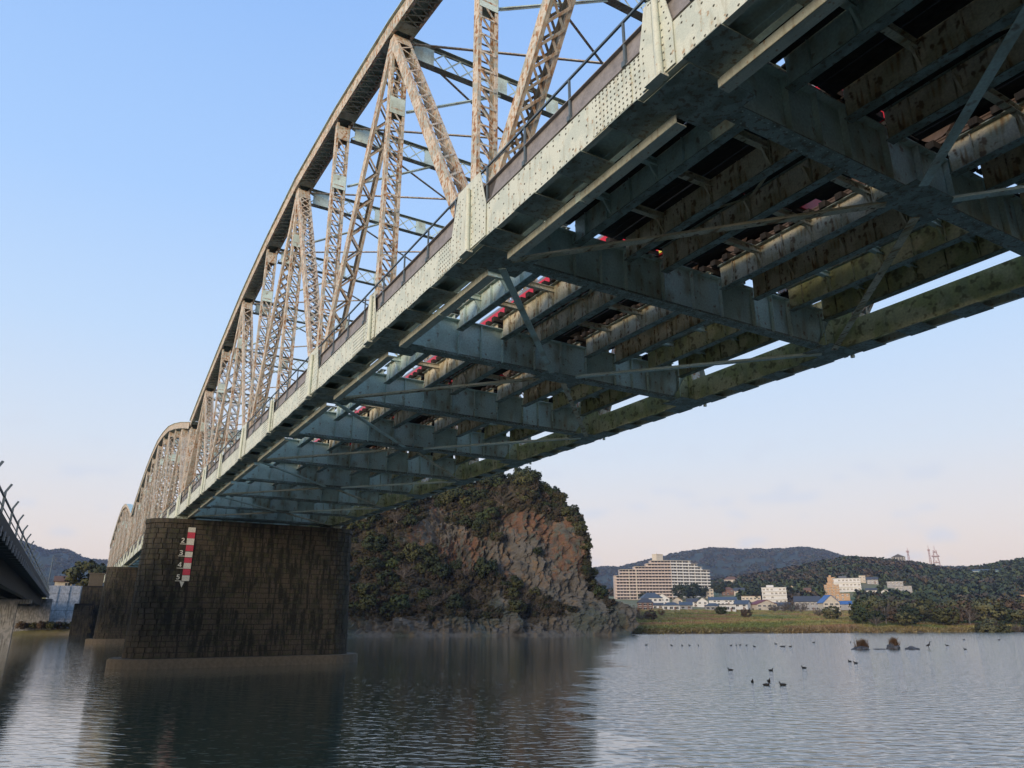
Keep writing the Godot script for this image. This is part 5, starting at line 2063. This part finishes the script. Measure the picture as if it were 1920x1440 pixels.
func build_river_things() -> void:
	var ms := duck_mesh()
	var spots := [[38.9, -35.6], [37.8, -33.5], [40.2, -35.4], [38.7, -33.0], [46.1, -44.3], [48.4, -42.3], [53.3, -43.1], [64.8, -47.1], [63.0, -45.2], [77.6, -91.4], [79.4, -87.7], [80.8, -86.9], [81.7, -86.3], [82.9, -85.7], [87.1, -83.2], [87.8, -82.8], [90.0, -84.1], [89.1, -82.0], [86.8, -78.4], [98.7, -84.7], [90.2, -76.4], [90.5, -76.2], [91.2, -75.7], [110.8, -87.0], [116.2, -83.8], [115.1, -66.7], [103.4, -57.6], [149.3, -83.1], [155.1, -79.7]]
	var special := ["leftmost dark duck of the four nearest on the rippled water", "lower middle dark duck of the four nearest on the rippled water", "upper middle dark duck of the four nearest on the rippled water", "rightmost dark duck of the four nearest on the rippled water", "lone small duck swimming left above the group of four", "lone duck facing away just above the group of four", "larger lone duck to the right above the group of four", "farther duck of the pair near the smooth water lane", "nearer duck of the pair near the smooth water lane"]
	rng.seed = 9
	for i in spots.size():
		var s: Array = spots[i]
		var near := i < 9
		var lab: String = special[i] if near else ("tiny dark waterbird in the scattered far row on the smooth water" if i < 23 else "tiny dark waterbird beyond the rocky islet")
		var t := thing("duck", lab, "duck", Vector3(s[0], -0.01, s[1]), rng.randf() * TAU, "ducks near the middle of the river" if near else ("far row of waterbirds" if i < 23 else "waterbirds beyond the islet"))
		t.scale = Vector3.ONE * (0.85 if near else 0.95)
		part("body", t, ms[0], M.duck)
		part("bill", t, ms[1], M.duck_bill)
	# rocky islets with dry grass
	var islets := [["low flat rock with dry reddish grass, left part of the islet", 91.9, -65.0, 1.9, 0.5, true], ["rounded grey boulder of the islet with a grass tuft on its left", 97.0, -63.6, 1.3, 0.85, true], ["flat dark rock at the right end of the islet", 97.7, -61.4, 1.4, 0.45, false], ["narrow wet rock linking the two parts of the islet", 94.5, -63.9, 1.5, 0.18, false], ["brushy gravel spit at the water's edge below the tan meadow", 187.5, -151.0, 5.5, 0.9, true], ["small dark spit right of the brushy gravel spit", 199.0, -147.0, 3.0, 0.4, false]]
	for q in islets:
		var t := thing("river_rock", q[0], "rock", Vector3(q[1], 0, q[2]), 0.5, "rocks standing in the river")
		var f := FastNoiseLite.new()
		f.seed = int(q[1])
		f.frequency = 0.5
		var pts := PackedVector3Array()
		var cols := PackedColorArray()
		for j in 12:
			for i in 29:
				var a := TAU * i / 28.0
				var e := PI * 0.5 * j / 11.0
				var d := Vector3(cos(a) * cos(e), sin(e), sin(a) * cos(e))
				var rr := 1.0 + f.get_noise_3dv(d * 2.2) * 0.45 + f.get_noise_3dv(d * 7.0) * 0.15
				pts.push_back(Vector3(d.x * q[3] * rr, d.y * q[4] * rr - 0.1, d.z * q[3] * 0.6 * rr))
				cols.push_back(Color(0.085, 0.08, 0.078).lerp(Color(0.15, 0.14, 0.135), st(-0.2, 0.3, f.get_noise_3dv(d * 4.0))))
		part("rock", t, grid_mesh(pts, cols, 29, 12), M.rock)
		if q[5]:
			var xf := []
			rng.seed = int(q[1]) + 5
			var g := MB.new()
			g.tinted = true
			var cx: float = -0.5 if q[4] > 1.0 else 0.15
			for i in 260:
				var base := Vector3(cx * q[3] + rng.randfn() * q[3] * 0.22, q[4] * 0.45, rng.randfn() * q[3] * 0.15 + q[3] * 0.12)
				var tip := base + Vector3(rng.randfn() * 0.25, rng.randf_range(0.6, 1.3), rng.randfn() * 0.25)
				var k := rng.randf_range(0.7, 1.3)
				g.col = Color(0.24 * k, 0.135 * k, 0.06 * k)
				g.tri(base + Vector3(-0.12, 0, 0.05), tip, base + Vector3(0.12, 0, -0.05))
			part("grass_tuft", t, g.mesh(), M.reed, "stuff")
	var t := thing("wading_bird", "wading bird standing in shallow water right of the islet", "bird", Vector3(100.2, 0, -60.6), 0.8)
	var b := MB.new()
	b.tube(Vector3(0, 0.45, -0.25), Vector3(0, 0.6, 0.15), 0.09, 0.14, 8)
	b.tube(Vector3(0, 0.6, 0.15), Vector3(0, 0.95, 0.22), 0.06, 0.04, 8)
	b.tube(Vector3(0, 0.95, 0.2), Vector3(0, 0.98, 0.5), 0.055, 0.01, 8)
	for s in [-1.0, 1.0]:
		b.tube(Vector3(s * 0.05, -0.2, 0), Vector3(s * 0.05, 0.5, 0), 0.02, 0.025, 6)
	part("body", t, b.mesh(), M.duck)

func _ready() -> void:
	setup_view()
	make_materials()
	make_foliage()
	build_water()
	build_land()
	build_cliff()
	build_bridge()
	build_pier(-72.67, "near stone block pier with dark stains standing in the river", true)
	build_pier(-145.4, "second stone pier half hidden behind the near pier", false)
	build_gauge()
	build_near_bank()
	build_left_bank()
	build_right_bank()
	build_river_things()

const HOUSES := [
	[268.4, -315.2, 8.3, -40, 8.1, 6.2, "hip", "brown", "dark", 2, "brown timber house with dark hipped roof nearest the rock cliff", "house"],
	[334.3, -386.5, 11.3, -26, 12.9, 9.1, "hip", "white", "slate", 2, "large blue slate roofed house below the stepped apartment block", "house"],
	[369.8, -415.2, 13.3, -42, 10.0, 7.7, "gable", "white", "dark", 2, "white house with pointed gable facing the river", "house"],
	[300.5, -341.7, 9.4, -41, 6.0, 3.2, "gable_side", "white", "dark", 1, "low white house squeezed between brown house and white garage", "house"],
	[280.7, -308.4, 8.2, -42, 8.9, 4.1, "hip", "white", "slate", 1, "white garage house with broad blue slate roof", "house"],
	[387.7, -419.2, 13.9, -43, 7.3, 4.9, "gable", "cream", "brown", 2, "small cream gabled house with brown roof behind the white garage", "house"],
	[303.5, -321.3, 8.8, -43, 6.8, 4.0, "gable_side", "grey", "slate", 1, "grey house under a long blue slate roof", "house"],
	[368.7, -383.6, 11.7, -44, 7.6, 5.3, "gable_side", "white", "dark", 2, "white two storey house with grey roof and dark doorway", "house"],
	[368.4, -374.0, 11.2, -45, 7.0, 6.2, "gable", "white", "dark", 2, "tall white gabled house in the middle of the riverside row", "house"],
	[304.1, -301.1, 8.2, -45, 8.0, 3.8, "hip", "grey", "slate", 1, "low pavilion house with wide slate hipped roof", "house"],
	[470.5, -470.0, 20.2, -45, 8.5, 7.8, "flat", "cream", "dark", 3, "narrow cream three storey building above the riverside roofs", "building"],
	[405.7, -391.8, 13.2, -46, 18.9, 5.4, "gable_side", "white", "slate", 2, "long white house with wide slate blue roof", "house"],
	[290.7, -277.7, 7.3, -46, 8.1, 3.4, "flat", "white", "dark", 1, "low white flat roofed house at the edge of the river meadow", "house"],
	[334.0, -307.5, 8.5, -67, 7.7, 5.4, "gable_side", "white", "slate", 2, "white house with pale slate roof beside the red roofed house", "house"],
	[454.8, -409.5, 16.8, -48, 14.2, 3.6, "flat", "cream", "brown", 1, "long low beige building behind the pale slate roofed house", "building"],
	[344.3, -302.0, 8.4, -19, 12.4, 5.6, "gable", "cream", "red", 2, "cream house with a big dark red roof", "house"],
	[446.4, -379.7, 14.7, -50, 16.9, 10.8, "flat", "white", "white", 4, "white four storey hotel with rows of balconies", "hotel"],
	[361.8, -303.1, 8.5, -50, 8.6, 4.4, "gable_side", "grey", "slate", 1, "dark roofed house with white carport right of the red roof", "house"],
	[508.5, -484.0, 24.2, -46, 10.2, 6.6, "hip", "brown", "brown", 2, "brown house on the wooded slope above the riverside row", "house"],
	[506.5, -468.6, 23.6, -47, 8.8, 5.9, "gable_side", "cream", "dark", 2, "cream house next to the brown house on the wooded slope", "house"],
	[647.9, -610.1, 40.5, -47, 15.5, 9.0, "hip", "cream", "brown", 2, "pale house highest on the wooded slope right of the apartment block", "house"],
	[541.3, -440.7, 26.8, -51, 4.3, 4.4, "gable", "cream", "brown", 1, "tiny cream hut among trees right of the white hotel", "hut"],
	[519.0, -407.7, 22.9, -52, 5.2, 4.8, "gable_side", "tan", "brown", 1, "small orange tan house half hidden by hillside trees", "house"],
	[503.7, -373.4, 19.4, -53, 10.4, 9.0, "flat", "tan", "tan", 5, "tan stepped apartment house on the hillside", "building"],
	[561.9, -415.8, 28.8, -54, 6.0, 8.7, "flat", "tan", "tan", 3, "tan stair tower rising over the stepped apartment house", "tower"],
	[486.0, -351.9, 16.4, -54, 9.5, 4.7, "flat", "tan", "tan", 2, "low tan wing below the stepped apartment house", "building"],
	[542.9, -387.4, 24.8, -54, 19.6, 10.2, "flat", "white", "slate", 3, "wide white hillside hotel with overhanging flat roofs", "hotel"],
	[604.0, -415.4, 34.4, -55, 5.2, 5.6, "flat", "cream", "cream", 2, "small cream block on the ridge right of the hillside hotel", "building"],
	[604.2, -406.1, 33.0, -56, 8.9, 5.5, "gable_side", "grey", "dark", 2, "grey house on the ridge beside the small cream block", "house"],
	[541.9, -366.2, 22.6, -56, 7.6, 4.0, "gable_side", "white", "dark", 1, "low white house in trees below the grey ridge house", "house"],
	[548.0, -358.8, 22.1, -57, 5.5, 3.5, "gable", "white", "dark", 1, "little bright white house among dark trees", "house"],
	[594.3, -379.3, 28.2, -57, 12.1, 4.9, "flat", "grey", "white", 2, "upper grey tier of the terraced hillside building", "building"],
	[561.7, -352.2, 22.1, -58, 11.9, 5.9, "flat", "grey", "grey", 2, "lower grey tier of the terraced hillside building", "building"],
	[337.6, -253.2, 6.8, -28, 8.4, 8.6, "gable", "cream", "blue", 3, "cream house with steep bright blue roof near the water meadow", "house"],
	[419.7, -303.6, 9.6, -54, 8.3, 4.7, "gable_side", "grey", "blue", 1, "open shed with bright blue sheet roof", "shed"],
	[380.9, -300.3, 8.5, -52, 14.2, 8.1, "gable_side", "grey", "dark", 2, "big weathered grey house behind bare bushes", "house"],
	[479.2, -301.1, 12.1, -58, 4.6, 3.4, "gable_side", "teal", "teal", 1, "small teal roofed hut beyond the bamboo", "hut"],
	[479.7, -296.6, 11.7, -58, 5.1, 2.6, "flat", "tan", "tan", 1, "small orange brown shed beyond the bamboo", "shed"],
	[864.1, -541.9, 70.3, -58, 14.5, 8.0, "gable", "dark", "dark", 2, "dark gabled hall standing on the hill crest", "hall"],
	[896.3, -486.9, 54.8, -61, 16.4, 4.6, "gable_side", "white", "slate", 1, "pale roofed works building on the far right hillside", "building"],
	[821.0, -421.8, 49.0, -63, 23.6, 3.8, "gable_side", "teal", "slate", 1, "long pale blue roofed works shed on the far right hillside", "building"],
	[543.4, -259.1, 13.6, -65, 5.1, 5.0, "flat", "tan", "tan", 2, "orange tan building at the right edge behind the bamboo", "building"],
]
